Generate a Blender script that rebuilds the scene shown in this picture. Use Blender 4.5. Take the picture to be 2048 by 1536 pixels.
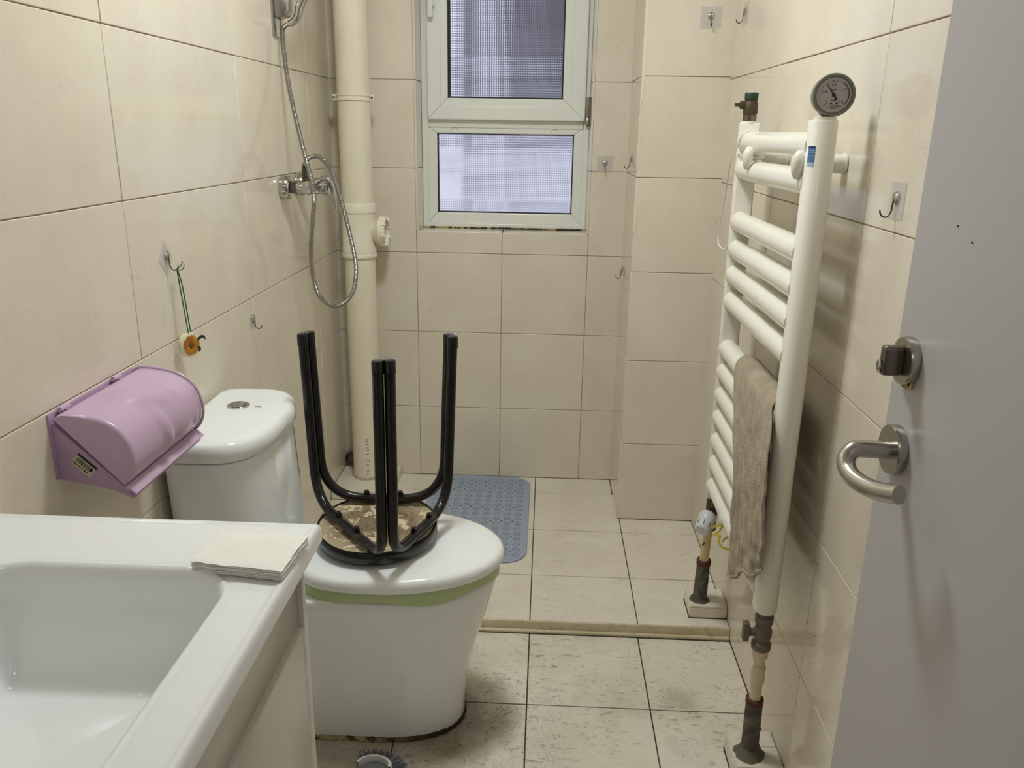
import bpy, bmesh, math, random
from mathutils import Vector, Matrix

random.seed(7)
for o in list(bpy.data.objects):
    bpy.data.objects.remove(o)
scn = bpy.context.scene
COL = scn.collection

# ---------------------------------------------------------------- camera
PITCH, YAW, ROLL = math.radians(17.2068), math.radians(-2.2489), math.radians(0.9085)
fwd = Vector((math.sin(YAW) * math.cos(PITCH), math.cos(YAW) * math.cos(PITCH), -math.sin(PITCH)))
rgt = Vector((math.cos(YAW), -math.sin(YAW), 0))
upv = rgt.cross(fwd)
r2 = math.cos(ROLL) * rgt + math.sin(ROLL) * upv
u2 = -math.sin(ROLL) * rgt + math.cos(ROLL) * upv
cd = bpy.data.cameras.new('camera')
cd.sensor_width = 36.0
cd.lens = 1631.8 / 2048 * 36.0
cd.clip_start = 0.01
cam = bpy.data.objects.new('camera', cd)
COL.objects.link(cam)
M4 = Matrix((r2, u2, -fwd)).transposed().to_4x4()
M4.translation = Vector((0, 0, 1.3357))
cam.matrix_world = M4
scn.camera = cam

# ---------------------------------------------------------------- world, exposure
w = bpy.data.worlds.new('world')
scn.world = w
w.use_nodes = True
w.node_tree.nodes['Background'].inputs[0].default_value = (0.63, 0.65, 0.76, 1)
w.node_tree.nodes['Background'].inputs[1].default_value = 0.85
vs = scn.view_settings
vs.view_transform = 'Standard'
vs.look = 'None'
vs.gamma = 1.0
vs.use_curve_mapping = False
vs.exposure = 1.25
LAMP_STRENGTH = 27.0
HALL_FILL = 5.0
LAMP_POS = (-0.22, 1.66)

# ---------------------------------------------------------------- room numbers (metres)
XL, XR, YB = -0.765, 0.5357, 2.965
ZS = 0.034            # raised shower floor
YSTEP = 1.9824
XP, YP = 0.2732, 2.6288   # pillar
ZC = 2.40
YF = 0.10             # inner face of the door wall

# ================================================================ helpers
OFF = {}

def link(o):
    COL.objects.link(o)
    return o

def tag(o, label=None, cat=None, group=None, kind=None):
    if label: o['label'] = label
    if cat: o['category'] = cat
    if group: o['group'] = group
    if kind: o['kind'] = kind
    return o

def thing(name, label, cat, loc, group=None, kind=None):
    o = bpy.data.objects.new(name, None)
    o.empty_display_size = 0.05
    o.location = loc
    link(o)
    OFF[o.name] = Vector(loc)
    return tag(o, label, cat, group, kind)

class MB:
    def __init__(s):
        s.v, s.f = [], []
    def add(s, vs_, fs_):
        n = len(s.v)
        s.v += [tuple(p) for p in vs_]
        s.f += [tuple(i + n for i in f) for f in fs_]
        return s
    def box(s, x0, x1, y0, y1, z0, z1, M=None):
        p = [(x, y, z) for z in (z0, z1) for y in (y0, y1) for x in (x0, x1)]
        if M: p = [M @ Vector(q) for q in p]
        return s.add(p, [(0, 2, 3, 1), (4, 5, 7, 6), (0, 1, 5, 4), (2, 6, 7, 3), (0, 4, 6, 2), (1, 3, 7, 5)])
    def rings(s, R, cap0=True, cap1=True, closed=True):
        n = len(R[0]); b = len(s.v)
        for r in R: s.v += [tuple(p) for p in r]
        m = n if closed else n - 1
        for i in range(len(R) - 1):
            for j in range(m):
                k = (j + 1) % n
                s.f.append((b + i * n + j, b + i * n + k, b + (i + 1) * n + k, b + (i + 1) * n + j))
        if cap0: s.f.append(tuple(b + j for j in reversed(range(n))))
        if cap1: s.f.append(tuple(b + (len(R) - 1) * n + j for j in range(n)))
        return s
    def tube(s, path, r, n=12, caps=True):
        path = [Vector(p) for p in path]
        T = []
        for i in range(len(path)):
            a = path[max(0, i - 1)]; c = path[min(len(path) - 1, i + 1)]
            T.append((c - a).normalized())
        ref = Vector((0, 0, 1)) if abs(T[0].z) < 0.9 else Vector((1, 0, 0))
        N = (ref - ref.dot(T[0]) * T[0]).normalized()
        R = []
        for i, p in enumerate(path):
            N = (N - N.dot(T[i]) * T[i]).normalized()
            B = T[i].cross(N)
            rr = r(i / (len(path) - 1)) if callable(r) else (r[i] if isinstance(r, (list, tuple)) else r)
            R.append([p + rr * (math.cos(2 * math.pi * k / n) * N + math.sin(2 * math.pi * k / n) * B) for k in range(n)])
        return s.rings(R, caps, caps)
    def lathe(s, prof, origin, axis='Z', n=32, sx=1.0, M=None):
        """prof: list of (radius, height along axis)"""
        R = []
        for (r, h) in prof:
            ring = []
            for k in range(n):
                a = 2 * math.pi * k / n
                c, q = r * math.cos(a), r * math.sin(a)
                if axis == 'Z': p = Vector((c, q, h))
                elif axis == 'X': p = Vector((h, c, q))
                else: p = Vector((q, h, c))
                if M: p = M @ p
                ring.append(p + Vector(origin))
            R.append(ring)
        return s.rings(R)
    def build(s, name, mat, parent=None, bevel=0.0, seg=2, smooth=True, ang=40, loc=None, ):
        me = bpy.data.meshes.new(name)
        if parent is not None:
            off = OFF[parent.name]
        else:
            if loc is None:
                xs = [p[0] for p in s.v]; ys = [p[1] for p in s.v]; zs = [p[2] for p in s.v]
                loc = ((min(xs) + max(xs)) / 2, (min(ys) + max(ys)) / 2, min(zs))
            off = Vector(loc)
        me.from_pydata([tuple(Vector(p) - off) for p in s.v], [], s.f)
        bm = bmesh.new(); bm.from_mesh(me)
        bmesh.ops.recalc_face_normals(bm, faces=bm.faces[:])
        if bevel > 0:
            es = [e for e in bm.edges if len(e.link_faces) == 2 and e.calc_face_angle(0) > math.radians(ang)]
            ret = bmesh.ops.bevel(bm, geom=es, offset=bevel, segments=seg, profile=0.5, affect='EDGES', clamp_overlap=True)
            new = set(ret['faces'])
            if smooth:
                for q in bm.faces: q.smooth = q in new or len(q.verts) == 3
        bm.to_mesh(me); bm.free()
        if smooth:
            if bevel <= 0:
                for p in me.polygons: p.use_smooth = True
            me.set_sharp_from_angle(angle=math.radians(ang))
        me.materials.append(mat)
        o = bpy.data.objects.new(name, me)
        link(o)
        OFF[o.name] = off
        if parent is not None: o.parent = parent
        else: o.location = off
        return o

def box(name, b, mat, parent=None, bevel=0.0, seg=2, **k):
    return MB().box(*b).build(name, mat, parent, bevel, seg, **k)

def catmull(P, n=10):
    P = [Vector(p) for p in P]
    out = []
    for i in range(len(P) - 1):
        a, b, c, d = P[max(0, i - 1)], P[i], P[i + 1], P[min(len(P) - 1, i + 2)]
        for k in range(n):
            t = k / n
            out.append(0.5 * ((2 * b) + (c - a) * t + (2 * a - 5 * b + 4 * c - d) * t * t + (3 * b - a - 3 * c + d) * t ** 3))
    out.append(P[-1])
    return out

def fillet(P, rad, n=8):
    P = [Vector(p) for p in P]
    out = [P[0]]
    for i in range(1, len(P) - 1):
        a, b, c = P[i - 1], P[i], P[i + 1]
        r = rad[i - 1] if isinstance(rad, (list, tuple)) else rad
        u = (a - b).normalized(); v = (c - b).normalized()
        th = u.angle(v)
        d = min(r / math.tan(th / 2), (a - b).length * 0.49, (c - b).length * 0.49)
        p0, p1 = b + u * d, b + v * d
        for k in range(n + 1):
            t = k / n
            out.append((1 - t) ** 2 * p0 + 2 * t * (1 - t) * b + t * t * p1)
    out.append(P[-1])
    return out

def resample(P, step):
    P = [Vector(p) for p in P]
    L = [0]
    for i in range(1, len(P)): L.append(L[-1] + (P[i] - P[i - 1]).length)
    n = max(2, int(L[-1] / step)); out = []; j = 0
    for k in range(n + 1):
        t = L[-1] * k / n
        while j < len(P) - 2 and L[j + 1] < t: j += 1
        q = (t - L[j]) / max(1e-9, L[j + 1] - L[j])
        out.append(P[j].lerp(P[j + 1], q))
    return out

# ================================================================ materials
def srgb(r, g, b):
    f = lambda c: (c / 255 / 12.92) if c / 255 <= 0.04045 else ((c / 255 + 0.055) / 1.055) ** 2.4
    return (f(r), f(g), f(b), 1)

class N:
    """small node-tree helper"""
    def __init__(s, name):
        s.m = bpy.data.materials.new(name); s.m.use_nodes = True
        s.t = s.m.node_tree; s.p = s.t.nodes['Principled BSDF']
        s.pos = None
    def new(s, typ, **k):
        n = s.t.nodes.new(typ)
        for a, b in k.items(): setattr(n, a, b)
        return n
    def l(s, a, b): s.t.links.new(a, b)
    def position(s):
        if s.pos is None: s.pos = s.new('ShaderNodeNewGeometry')
        return s.pos.outputs['Position']
    def mapped(s, scale=(1, 1, 1), rot=(0, 0, 0)):
        mp = s.new('ShaderNodeMapping')
        mp.inputs['Scale'].default_value = scale; mp.inputs['Rotation'].default_value = rot
        s.l(s.position(), mp.inputs[0]); return mp.outputs[0]
    def noise(s, scale, detail=4, rough=0.55, vec=None, dist=0.0):
        n = s.new('ShaderNodeTexNoise')
        n.inputs['Scale'].default_value = scale; n.inputs['Detail'].default_value = detail
        n.inputs['Roughness'].default_value = rough; n.inputs['Distortion'].default_value = dist
        s.l(vec if vec is not None else s.position(), n.inputs['Vector'])
        return n.outputs['Fac']
    def ramp(s, fac, a, b, ca=(0, 0, 0, 1), cb=(1, 1, 1, 1)):
        r = s.new('ShaderNodeValToRGB')
        r.color_ramp.elements[0].position = a; r.color_ramp.elements[1].position = b
        r.color_ramp.elements[0].color = ca; r.color_ramp.elements[1].color = cb
        s.l(fac, r.inputs[0]); return r.outputs['Color']
    def mix(s, fac, a, b):
        m = s.new('ShaderNodeMix', data_type='RGBA')
        for sock, v in ((m.inputs[0], fac), (m.inputs[6], a), (m.inputs[7], b)):
            if hasattr(v, 'is_linked') or hasattr(v, 'links'): s.l(v, sock)
            else: sock.default_value = v
        return m.outputs[2]
    def math(s, op, a, b=0.0):
        m = s.new('ShaderNodeMath', operation=op)
        for sock, v in ((m.inputs[0], a), (m.inputs[1], b)):
            if hasattr(v, 'links'): s.l(v, sock)
            else: sock.default_value = v
        return m.outputs[0]
    def bump(s, h, strength=0.1, dist=0.002):
        b = s.new('ShaderNodeBump')
        b.inputs['Strength'].default_value = strength; b.inputs['Distance'].default_value = dist
        s.l(h, b.inputs['Height']); s.l(b.outputs[0], s.p.inputs['Normal'])
    def rand(s):
        return s.new('ShaderNodeObjectInfo').outputs['Random']
    def dist_to(s, c):
        v = s.new('ShaderNodeVectorMath', operation='DISTANCE')
        s.l(s.position(), v.inputs[0]); v.inputs[1].default_value = c
        return v.outputs['Value']
    def set(s, **k):
        for a, b in k.items(): s.p.inputs[a.replace('_', ' ')].default_value = b
        return s

def plain(name, col, rough=0.4, metal=0.0, spec=0.5, coat=0.0, var=0.0, bump=0.0, bscale=200, **k):
    n = N(name)
    n.set(Base_Color=col, Roughness=rough, Metallic=metal)
    n.p.inputs['Specular IOR Level'].default_value = spec
    n.p.inputs['Coat Weight'].default_value = coat
    if var > 0:
        f = n.noise(9, 5)
        d = tuple(c * (1 - var) for c in col[:3]) + (1,)
        n.l(n.mix(n.ramp(f, 0.35, 0.65), d, col), n.p.inputs['Base Color'])
    if bump > 0: n.bump(n.noise(bscale, 4), bump, 0.001)
    return n.m

def wall_tile():
    n = N('wall_tile')
    c1, c2 = srgb(235, 227, 210), srgb(226, 216, 198)
    f = n.math('ADD', n.math('MULTIPLY', n.noise(7, 6, 0.6), 0.88), n.math('MULTIPLY', n.rand(), 0.12))
    base = n.mix(n.ramp(f, 0.30, 0.72), c1, c2)
    vein = n.ramp(n.noise(14, 9, 0.72, dist=1.6), 0.60, 0.78)
    base = n.mix(n.math('MULTIPLY', vein, 0.25), base, srgb(206, 192, 170))
    crack = n.ramp(n.math('ABSOLUTE', n.math('SUBTRACT', n.noise(23, 4, 0.65, vec=n.mapped((1, 1, 1.5)), dist=2.6), 0.5)), 0.0, 0.010, (1, 1, 1, 1), (0, 0, 0, 1))
    gate = n.ramp(n.noise(9, 3), 0.50, 0.64)
    base = n.mix(n.math('MULTIPLY', n.math('MULTIPLY', crack, gate), 0.52), base, srgb(165, 150, 128))
    spk = n.math('MULTIPLY', n.ramp(n.noise(95, 3, 0.6, dist=1.2), 0.64, 0.69), n.ramp(n.dist_to((0.5357, 1.46, 0.40)), 0.08, 0.24, (1, 1, 1, 1), (0, 0, 0, 1)))
    base = n.mix(spk, base, srgb(84, 72, 54))
    n.l(base, n.p.inputs['Base Color'])
    n.set(Roughness=0.06)
    n.p.inputs['Specular IOR Level'].default_value = 0.38
    h = n.math('ADD', n.noise(30, 7, 0.62, dist=0.8), n.math('MULTIPLY', n.noise(3.0, 1), 0.5))
    h = n.math('SUBTRACT', h, n.math('MULTIPLY', n.math('MULTIPLY', crack, gate), 0.35))
    n.bump(h, 0.10, 0.0022)
    return n.m

def floor_tile(name, dirt, stain):
    n = N(name)
    base = n.mix(n.ramp(n.noise(5, 5), 0.3, 0.7), srgb(238, 231, 216), srgb(226, 217, 201))
    # long scuffs
    sc = n.ramp(n.noise(26, 8, 0.75, vec=n.mapped((1, 2.6, 1), (0, 0, 0.5)), dist=1.2), 0.545, 0.70)
    gate = n.ramp(n.noise(5.2, 3, 0.6), 0.36, 0.56)
    base = n.mix(n.math('MULTIPLY', n.math('MULTIPLY', sc, gate), dirt), base, srgb(92, 84, 72))
    smear = n.math('MULTIPLY', n.ramp(n.noise(3.4, 7, 0.68, dist=0.5), 0.50, 0.68), dirt * 0.42)
    base = n.mix(smear, base, srgb(166, 154, 132))
    # fine specks
    sp = n.ramp(n.noise(150, 3, 0.6, dist=1.5), 0.60, 0.68)
    g2 = n.ramp(n.noise(6.5, 3, 0.6), 0.45, 0.60)
    base = n.mix(n.math('MULTIPLY', n.math('MULTIPLY', sp, g2), dirt * 0.9), base, srgb(72, 66, 56))
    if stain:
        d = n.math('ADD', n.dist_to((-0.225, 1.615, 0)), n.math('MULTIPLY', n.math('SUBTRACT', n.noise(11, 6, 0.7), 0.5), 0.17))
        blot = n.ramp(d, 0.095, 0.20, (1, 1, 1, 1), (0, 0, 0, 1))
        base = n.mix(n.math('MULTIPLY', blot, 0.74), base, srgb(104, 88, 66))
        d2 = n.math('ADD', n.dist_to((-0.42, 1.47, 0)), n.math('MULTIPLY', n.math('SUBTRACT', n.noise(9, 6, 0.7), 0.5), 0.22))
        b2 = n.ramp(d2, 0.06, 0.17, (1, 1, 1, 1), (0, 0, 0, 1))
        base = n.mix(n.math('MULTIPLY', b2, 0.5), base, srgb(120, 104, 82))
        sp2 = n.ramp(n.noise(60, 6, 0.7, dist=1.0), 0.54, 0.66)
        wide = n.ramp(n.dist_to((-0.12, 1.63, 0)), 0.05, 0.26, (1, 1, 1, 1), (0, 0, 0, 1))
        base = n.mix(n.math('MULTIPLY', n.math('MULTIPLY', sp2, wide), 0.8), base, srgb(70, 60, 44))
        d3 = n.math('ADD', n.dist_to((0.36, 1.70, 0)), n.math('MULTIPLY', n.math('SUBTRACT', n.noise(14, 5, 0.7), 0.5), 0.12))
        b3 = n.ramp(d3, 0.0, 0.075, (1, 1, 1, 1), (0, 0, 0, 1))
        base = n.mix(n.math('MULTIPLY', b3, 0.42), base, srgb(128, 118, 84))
    n.l(base, n.p.inputs['Base Color'])
    n.set(Roughness=0.34)
    n.bump(n.noise(60, 5, 0.6), 0.12, 0.001)
    return n.m

def grout(name, a, b):
    n = N(name)
    n.l(n.mix(n.ramp(n.noise(13, 5), 0.35, 0.65), a, b), n.p.inputs['Base Color'])
    n.set(Roughness=0.9)
    return n.m

M = {}
M['wtile'] = wall_tile()
M['ftile_front'] = floor_tile('floor_tile_dirty', 0.95, True)
M['ftile_rear'] = floor_tile('floor_tile_clean', 0.42, False)
M['wgrout'] = grout('wall_grout', srgb(172, 158, 130), srgb(132, 118, 92))
M['fgrout'] = grout('floor_grout', srgb(92, 84, 66), srgb(60, 54, 42))
M['plaster'] = plain('chipped_plaster', srgb(236, 226, 200), 0.8, bump=0.5, bscale=90)
M['ceil'] = plain('ceiling_paint', srgb(238, 236, 230), 0.6)
M['hallwall'] = plain('hall_paint', srgb(214, 210, 202), 0.7)
M['hallfloor'] = plain('hall_floor', srgb(150, 128, 104), 0.45)
M['door'] = plain('door_laminate', srgb(190, 187, 189), 0.42, bump=0.05, bscale=60)
M['steel'] = plain('brushed_steel', srgb(176, 172, 165), 0.27, 1.0, bump=0.04, bscale=300)
M['steel_dk'] = plain('tarnished_steel', srgb(128, 122, 112), 0.34, 1.0, var=0.35)
M['chrome'] = plain('chrome', srgb(205, 205, 202), 0.12, 1.0, var=0.12)
M['hose'] = plain('hose_metal', srgb(165, 165, 160), 0.25, 1.0)
M['upvc'] = plain('window_pvc', srgb(242, 245, 238), 0.3, var=0.03)
M['rubber'] = plain('black_rubber', srgb(22, 24, 24), 0.6)
M['ceramic'] = plain('white_ceramic', srgb(243, 246, 245), 0.09, spec=0.55)
M['lidplastic'] = plain('white_seat_plastic', srgb(247, 250, 249), 0.16)
M['basin'] = plain('basin_ceramic', srgb(242, 244, 243), 0.10, spec=0.55)
M['green'] = plain('green_plastic', srgb(190, 208, 156), 0.33)
M['purple'] = plain('lilac_plastic', srgb(205, 176, 204), 0.26, var=0.05)
M['purple_dk'] = plain('lilac_plastic_tray', srgb(186, 155, 188), 0.3, var=0.05)
M['cab'] = plain('cabinet_lacquer', srgb(208, 202, 188), 0.25)
M['cab_edge'] = plain('cabinet_edge', srgb(225, 222, 212), 0.35)
M['cab_dark'] = plain('cabinet_gap', srgb(52, 42, 46), 0.7)
M['pvc'] = plain('cream_pvc', srgb(243, 236, 213), 0.32, var=0.05)
M['pvc_new'] = plain('pale_pvc', srgb(240, 234, 214), 0.3)
M['ink'] = plain('faded_ink', srgb(120, 112, 92), 0.7)
M['radiator'] = plain('radiator_enamel', srgb(247, 245, 233), 0.18)
M['capplastic'] = plain('bracket_plastic', srgb(238, 235, 224), 0.4)
M['brass'] = plain('oxidised_brass', srgb(92, 80, 58), 0.55, 0.4, var=0.45, bump=0.4)
M['brassgreen'] = plain('green_brass_cap', srgb(56, 78, 60), 0.5, 0.5, var=0.3)
M['valvegrey'] = plain('grey_valve', srgb(122, 116, 100), 0.45, 0.4, var=0.3)
M['ppr'] = plain('cream_pipe', srgb(226, 212, 182), 0.4, var=0.12)
M['ppr_yellow'] = plain('yellowed_pipe', srgb(226, 205, 152), 0.4, var=0.12)
M['thermo'] = plain('thermostat_white', srgb(212, 214, 218), 0.35)
M['thermo_gap'] = plain('thermostat_slot', srgb(110, 112, 116), 0.5)
M['yellow'] = plain('yellow_tube', srgb(226, 200, 84), 0.35)
M['blockend'] = plain('plinth_mortar', srgb(196, 182, 150), 0.7, var=0.25)
M['mould'] = plain('dark_mould', srgb(52, 50, 32), 0.9)
M['black'] = plain('black_enamel', srgb(13, 13, 15), 0.17, spec=0.5, bump=0.05, bscale=120)
M['paper'] = plain('white_tissue', srgb(246, 244, 236), 0.9, bump=0.35, bscale=260)
M['cream'] = plain('cream_resin', srgb(228, 221, 190), 0.35)
M['cordgreen'] = plain('green_cord', srgb(28, 96, 52), 0.7)
M['leaf'] = plain('dark_leaf', srgb(44, 46, 22), 0.6)
M['cordwhite'] = plain('white_cord', srgb(240, 236, 222), 0.6)
M['bristle'] = plain('grey_bristle', srgb(96, 98, 104), 0.6)
M['bristle_l'] = plain('light_bristle', srgb(150, 150, 154), 0.6)
M['whiteplastic'] = plain('white_plastic', srgb(228, 228, 224), 0.35)
M['dial'] = plain('gauge_dial', srgb(186, 178, 180), 0.5)
M['bezel'] = plain('gauge_bezel', srgb(136, 140, 130), 0.35, 0.3)
M['dialink'] = plain('gauge_ink', srgb(32, 26, 30), 0.6)
M['dialblue'] = plain('gauge_blue_ink', srgb(70, 100, 150), 0.6)
M['stickblue'] = plain('blue_sticker', srgb(70, 126, 184), 0.4)
M['stickdark'] = plain('navy_print', srgb(28, 44, 108), 0.4)
M['stickpale'] = plain('pale_print', srgb(180, 206, 222), 0.4)
M['stickpaper'] = plain('label_paper', srgb(206, 204, 176), 0.6)
M['barcode'] = plain('label_black', srgb(34, 26, 24), 0.6)
M['stickgreen'] = plain('green_label', srgb(122, 134, 96), 0.5, var=0.3)
M['extwall'] = plain('neighbour_render', srgb(158, 156, 160), 0.9)
M['extpale'] = plain('neighbour_pale', srgb(205, 204, 210), 0.9)
M['extwhite'] = plain('neighbour_white', srgb(245, 245, 248), 0.9)
M['extdark'] = plain('neighbour_dark', srgb(96, 94, 98), 0.8)
M['stain'] = plain('yellow_stain', srgb(196, 176, 120), 0.7)

def sleeve_mat():
    n = N('rusty_sleeve')
    g = n.mix(n.ramp(n.noise(40, 6), 0.35, 0.65), srgb(112, 108, 94), srgb(70, 68, 62))
    n.l(n.mix(n.ramp(n.noise(26, 5, 0.7), 0.58, 0.66), g, srgb(44, 38, 32)), n.p.inputs['Base Color'])
    n.set(Roughness=0.8); n.bump(n.noise(110, 5), 0.6, 0.002)
    return n.m
M['sleeve'] = sleeve_mat()
M['rust'] = plain('rust_rim', srgb(104, 62, 46), 0.9, var=0.4, bump=0.6)
M['mortar'] = plain('grey_mortar', srgb(112, 108, 94), 0.95, var=0.45, bump=0.9, bscale=70)

def step_mat():
    n = N('step_edge_tile')
    b = n.mix(n.ramp(n.noise(6, 4), 0.4, 0.6), srgb(222, 211, 182), srgb(204, 191, 158))
    n.l(n.mix(n.math('MULTIPLY', n.ramp(n.noise(30, 7, 0.7), 0.55, 0.7), 0.6), b, srgb(120, 106, 76)), n.p.inputs['Base Color'])
    n.set(Roughness=0.4); return n.m
M['step'] = step_mat()

def caulk_mat():
    n = N('mouldy_caulk')
    f = n.ramp(n.noise(34, 6, 0.7), 0.42, 0.56)
    g = n.ramp(n.dist_to((-0.205, 1.59, 0)), 0.06, 0.20, (1, 1, 1, 1), (0, 0, 0, 1))
    base = n.mix(f, srgb(176, 160, 126), srgb(66, 52, 36))
    n.l(n.mix(g, base, srgb(48, 36, 24)), n.p.inputs['Base Color'])
    n.set(Roughness=0.9); n.bump(n.noise(90, 5), 0.8, 0.003); return n.m
M['caulk'] = caulk_mat()

def stool_under():
    n = N('worn_laminate')
    f = n.ramp(n.noise(26, 7, 0.72, dist=0.8), 0.53, 0.56)
    brown = n.mix(n.ramp(n.noise(120, 4), 0.4, 0.6), srgb(138, 120, 92), srgb(108, 92, 68))
    # paler wear towards the rim: the laminate survived there
    d = n.math('MULTIPLY', n.ramp(n.dist_to((-0.362, 1.645, 0.487)), 0.075, 0.135), 0.55)
    m = n.math('MINIMUM', n.math('ADD', n.math('MULTIPLY', f, 0.85), d), 1.0)
    n.l(n.mix(m, brown, srgb(222, 205, 170)), n.p.inputs['Base Color'])
    n.set(Roughness=0.8); n.bump(n.noise(60, 5), 0.4, 0.001); return n.m
M['stoolunder'] = stool_under()

def black_worn():
    n = N('dusty_black_enamel')
    f = n.math('MULTIPLY', n.ramp(n.noise(24, 7, 0.75), 0.52, 0.72), 0.75)
    z = n.new('ShaderNodeSeparateXYZ'); n.l(n.position(), z.inputs[0])
    low = n.ramp(z.outputs[2], 0.50, 0.60, (1, 1, 1, 1), (0, 0, 0, 1))
    n.l(n.mix(n.math('MULTIPLY', f, low), srgb(13, 13, 15), srgb(104, 82, 64)), n.p.inputs['Base Color'])
    n.set(Roughness=0.17); return n.m
M['blackworn'] = black_worn()

def cloth_mat():
    n = N('grey_brown_cloth')
    b = n.mix(n.ramp(n.noise(30, 5), 0.3, 0.7), srgb(206, 191, 164), srgb(170, 155, 131))
    n.l(b, n.p.inputs['Base Color'])
    n.set(Roughness=0.95)
    n.p.inputs['Sheen Weight'].default_value = 0.25
    n.bump(n.math('ADD', n.noise(420, 3), n.math('MULTIPLY', n.noise(120, 4, vec=n.mapped((1, 1.6, 0.6))), 0.8)), 0.9, 0.004)
    return n.m
M['cloth'] = cloth_mat()

def mat_mat():
    n = N('grey_blue_vinyl')
    n.set(Base_Color=srgb(160, 172, 190), Roughness=0.38); return n.m
M['mat'] = mat_mat()
M['matring'] = plain('vinyl_cup', srgb(138, 150, 168), 0.35)
M['mathole'] = plain('mat_hole', srgb(56, 58, 56), 0.8)

def flower_mat():
    n = N('orange_petal')
    n.l(n.mix(n.rand(), srgb(206, 140, 30), srgb(166, 96, 18)), n.p.inputs['Base Color'])
    n.set(Roughness=0.5); return n.m
M['petal'] = flower_mat()
M['petalcore'] = plain('dried_flower_core', srgb(110, 78, 34), 0.8, bump=0.7, bscale=400)

def glass(name, rough, tint=(1, 1, 1, 1)):
    n = N(name)
    n.set(Base_Color=tint, Roughness=rough, IOR=1.25)
    n.p.inputs['Transmission Weight'].default_value = 1.0
    return n.m
M['pane'] = glass('patterned_glass', 0.08, (0.93, 0.94, 0.98, 1))
def film():
    n = N('clear_film')
    n.set(Base_Color=srgb(236, 232, 232), Roughness=0.12)
    tr = n.new('ShaderNodeBsdfTransparent'); mx_ = n.new('ShaderNodeMixShader')
    tr.inputs[0].default_value = (0.99, 0.99, 0.99, 1)
    mx_.inputs[0].default_value = 0.28
    out = [k for k in n.t.nodes if k.type == 'OUTPUT_MATERIAL'][0]
    n.l(tr.outputs[0], mx_.inputs[1]); n.l(n.p.outputs[0], mx_.inputs[2]); n.l(mx_.outputs[0], out.inputs[0])
    return n.m
M['clear'] = film()

def emit(name, col, s):
    n = N(name)
    n.p.inputs['Emission Color'].default_value = col
    n.p.inputs['Emission Strength'].default_value = s
    n.set(Base_Color=(0.9, 0.9, 0.9, 1), Roughness=0.4)
    return n.m
M['lamp'] = emit('lamp_diffuser', (0.96, 1.0, 1.0, 1), LAMP_STRENGTH)
M['hallfill'] = emit('hall_fill_diffuser', (1.0, 0.95, 0.90, 1), HALL_FILL)

# ================================================================ setting
TILECACHE = {}
GAP = 0.0018

def tile(parent, axis, c, sgn, a0, a1, b0, b1, mat, thick=0.008, bev=0.0016, gap=GAP, jit=0.0004, name='tile'):
    """one tile on plane axis=c whose visible face looks along sgn*axis; a,b are the two in-plane ranges"""
    w_, h_ = a1 - a0 - gap, b1 - b0 - gap
    if w_ <= 0.004 or h_ <= 0.004: return None
    key = (axis, round(w_, 4), round(h_, 4), mat.name, thick)
    if key not in TILECACHE:
        d = {'X': (thick, w_, h_), 'Y': (w_, thick, h_), 'Z': (w_, h_, thick)}[axis]
        bm = bmesh.new()
        bmesh.ops.create_cube(bm, size=1.0)
        for v in bm.verts: v.co = Vector((v.co.x * d[0], v.co.y * d[1], v.co.z * d[2]))
        bmesh.ops.bevel(bm, geom=bm.edges[:], offset=bev, segments=2, profile=0.6, affect='EDGES')
        me = bpy.data.meshes.new('tile'); bm.to_mesh(me); bm.free()
        big = max(p.area for p in me.polygons)
        for p in me.polygons: p.use_smooth = p.area < 0.02 * big or (len(p.vertices) == 4 and min(d) > 0 and p.area < 0.5 * thick * min(w_, h_))
        me.materials.append(mat)
        TILECACHE[key] = me
    o = bpy.data.objects.new(name, TILECACHE[key])
    j = random.uniform(-jit, jit)
    m = c - sgn * (thick / 2) + sgn * j
    ca, cb = (a0 + a1) / 2, (b0 + b1) / 2
    p = {'X': (m, ca, cb), 'Y': (ca, m, cb), 'Z': (ca, cb, m)}[axis]
    o.location = Vector(p) - OFF[parent.name]
    r = lambda: random.uniform(-0.0003, 0.0003)
    o.rotation_euler = {'X': (0, r(), r()), 'Y': (r(), 0, r()), 'Z': (r() * .4, r() * .4, 0)}[axis]
    o.parent = parent
    link(o)
    return o

BACK = 0.0018   # grout lies this far behind the tile faces
ROWS = [ZS, 0.3176, 0.6133, 0.9090, 1.2047, 1.5004, 1.7961, 2.0918, ZC]
OX0, OX1, OZ0, OZ1 = -0.4716, 0.1498, 0.985, 1.92      # window opening

# left wall
wl = box('wall_left', (XL - 0.15, XL - BACK, YF - 0.2, YB + 0.25, -0.05, ZC), M['wgrout'])
tag(wl, 'left wall of large glossy cream tiles behind the toilet and shower mixer', 'wall', kind='structure')
ys = [YF, 0.249, 0.8593, 1.47, 2.0807, 2.6907, YB]
rl = [0.0] + ROWS[1:]
for i in range(len(rl) - 1):
    for k in range(len(ys) - 1):
        tile(wl, 'X', XL, 1, ys[k], ys[k + 1] + (0.006 if k == len(ys) - 2 else 0), rl[i], rl[i + 1], M['wtile'])

# right wall
wr = box('wall_right', (XR + BACK, XR + 0.15, YF - 0.2, YB + 0.25, -0.05, ZC), M['wgrout'])
tag(wr, 'right wall of large glossy cream tiles behind the towel radiator', 'wall', kind='structure')
ys = [YF, 0.227, 0.827, 1.4268, 2.0268, YP]
rr_ = [0.0, 0.2965, 0.5958, 0.8951, 1.1944, 1.4937, 1.793, 2.0923, ZC]
for i in range(len(rr_) - 1):
    for k in range(len(ys) - 1):
        tile(wr, 'X', XR, -1, ys[k], ys[k + 1] + (0.006 if k == len(ys) - 2 else 0), rr_[i], rr_[i + 1], M['wtile'])

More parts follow.
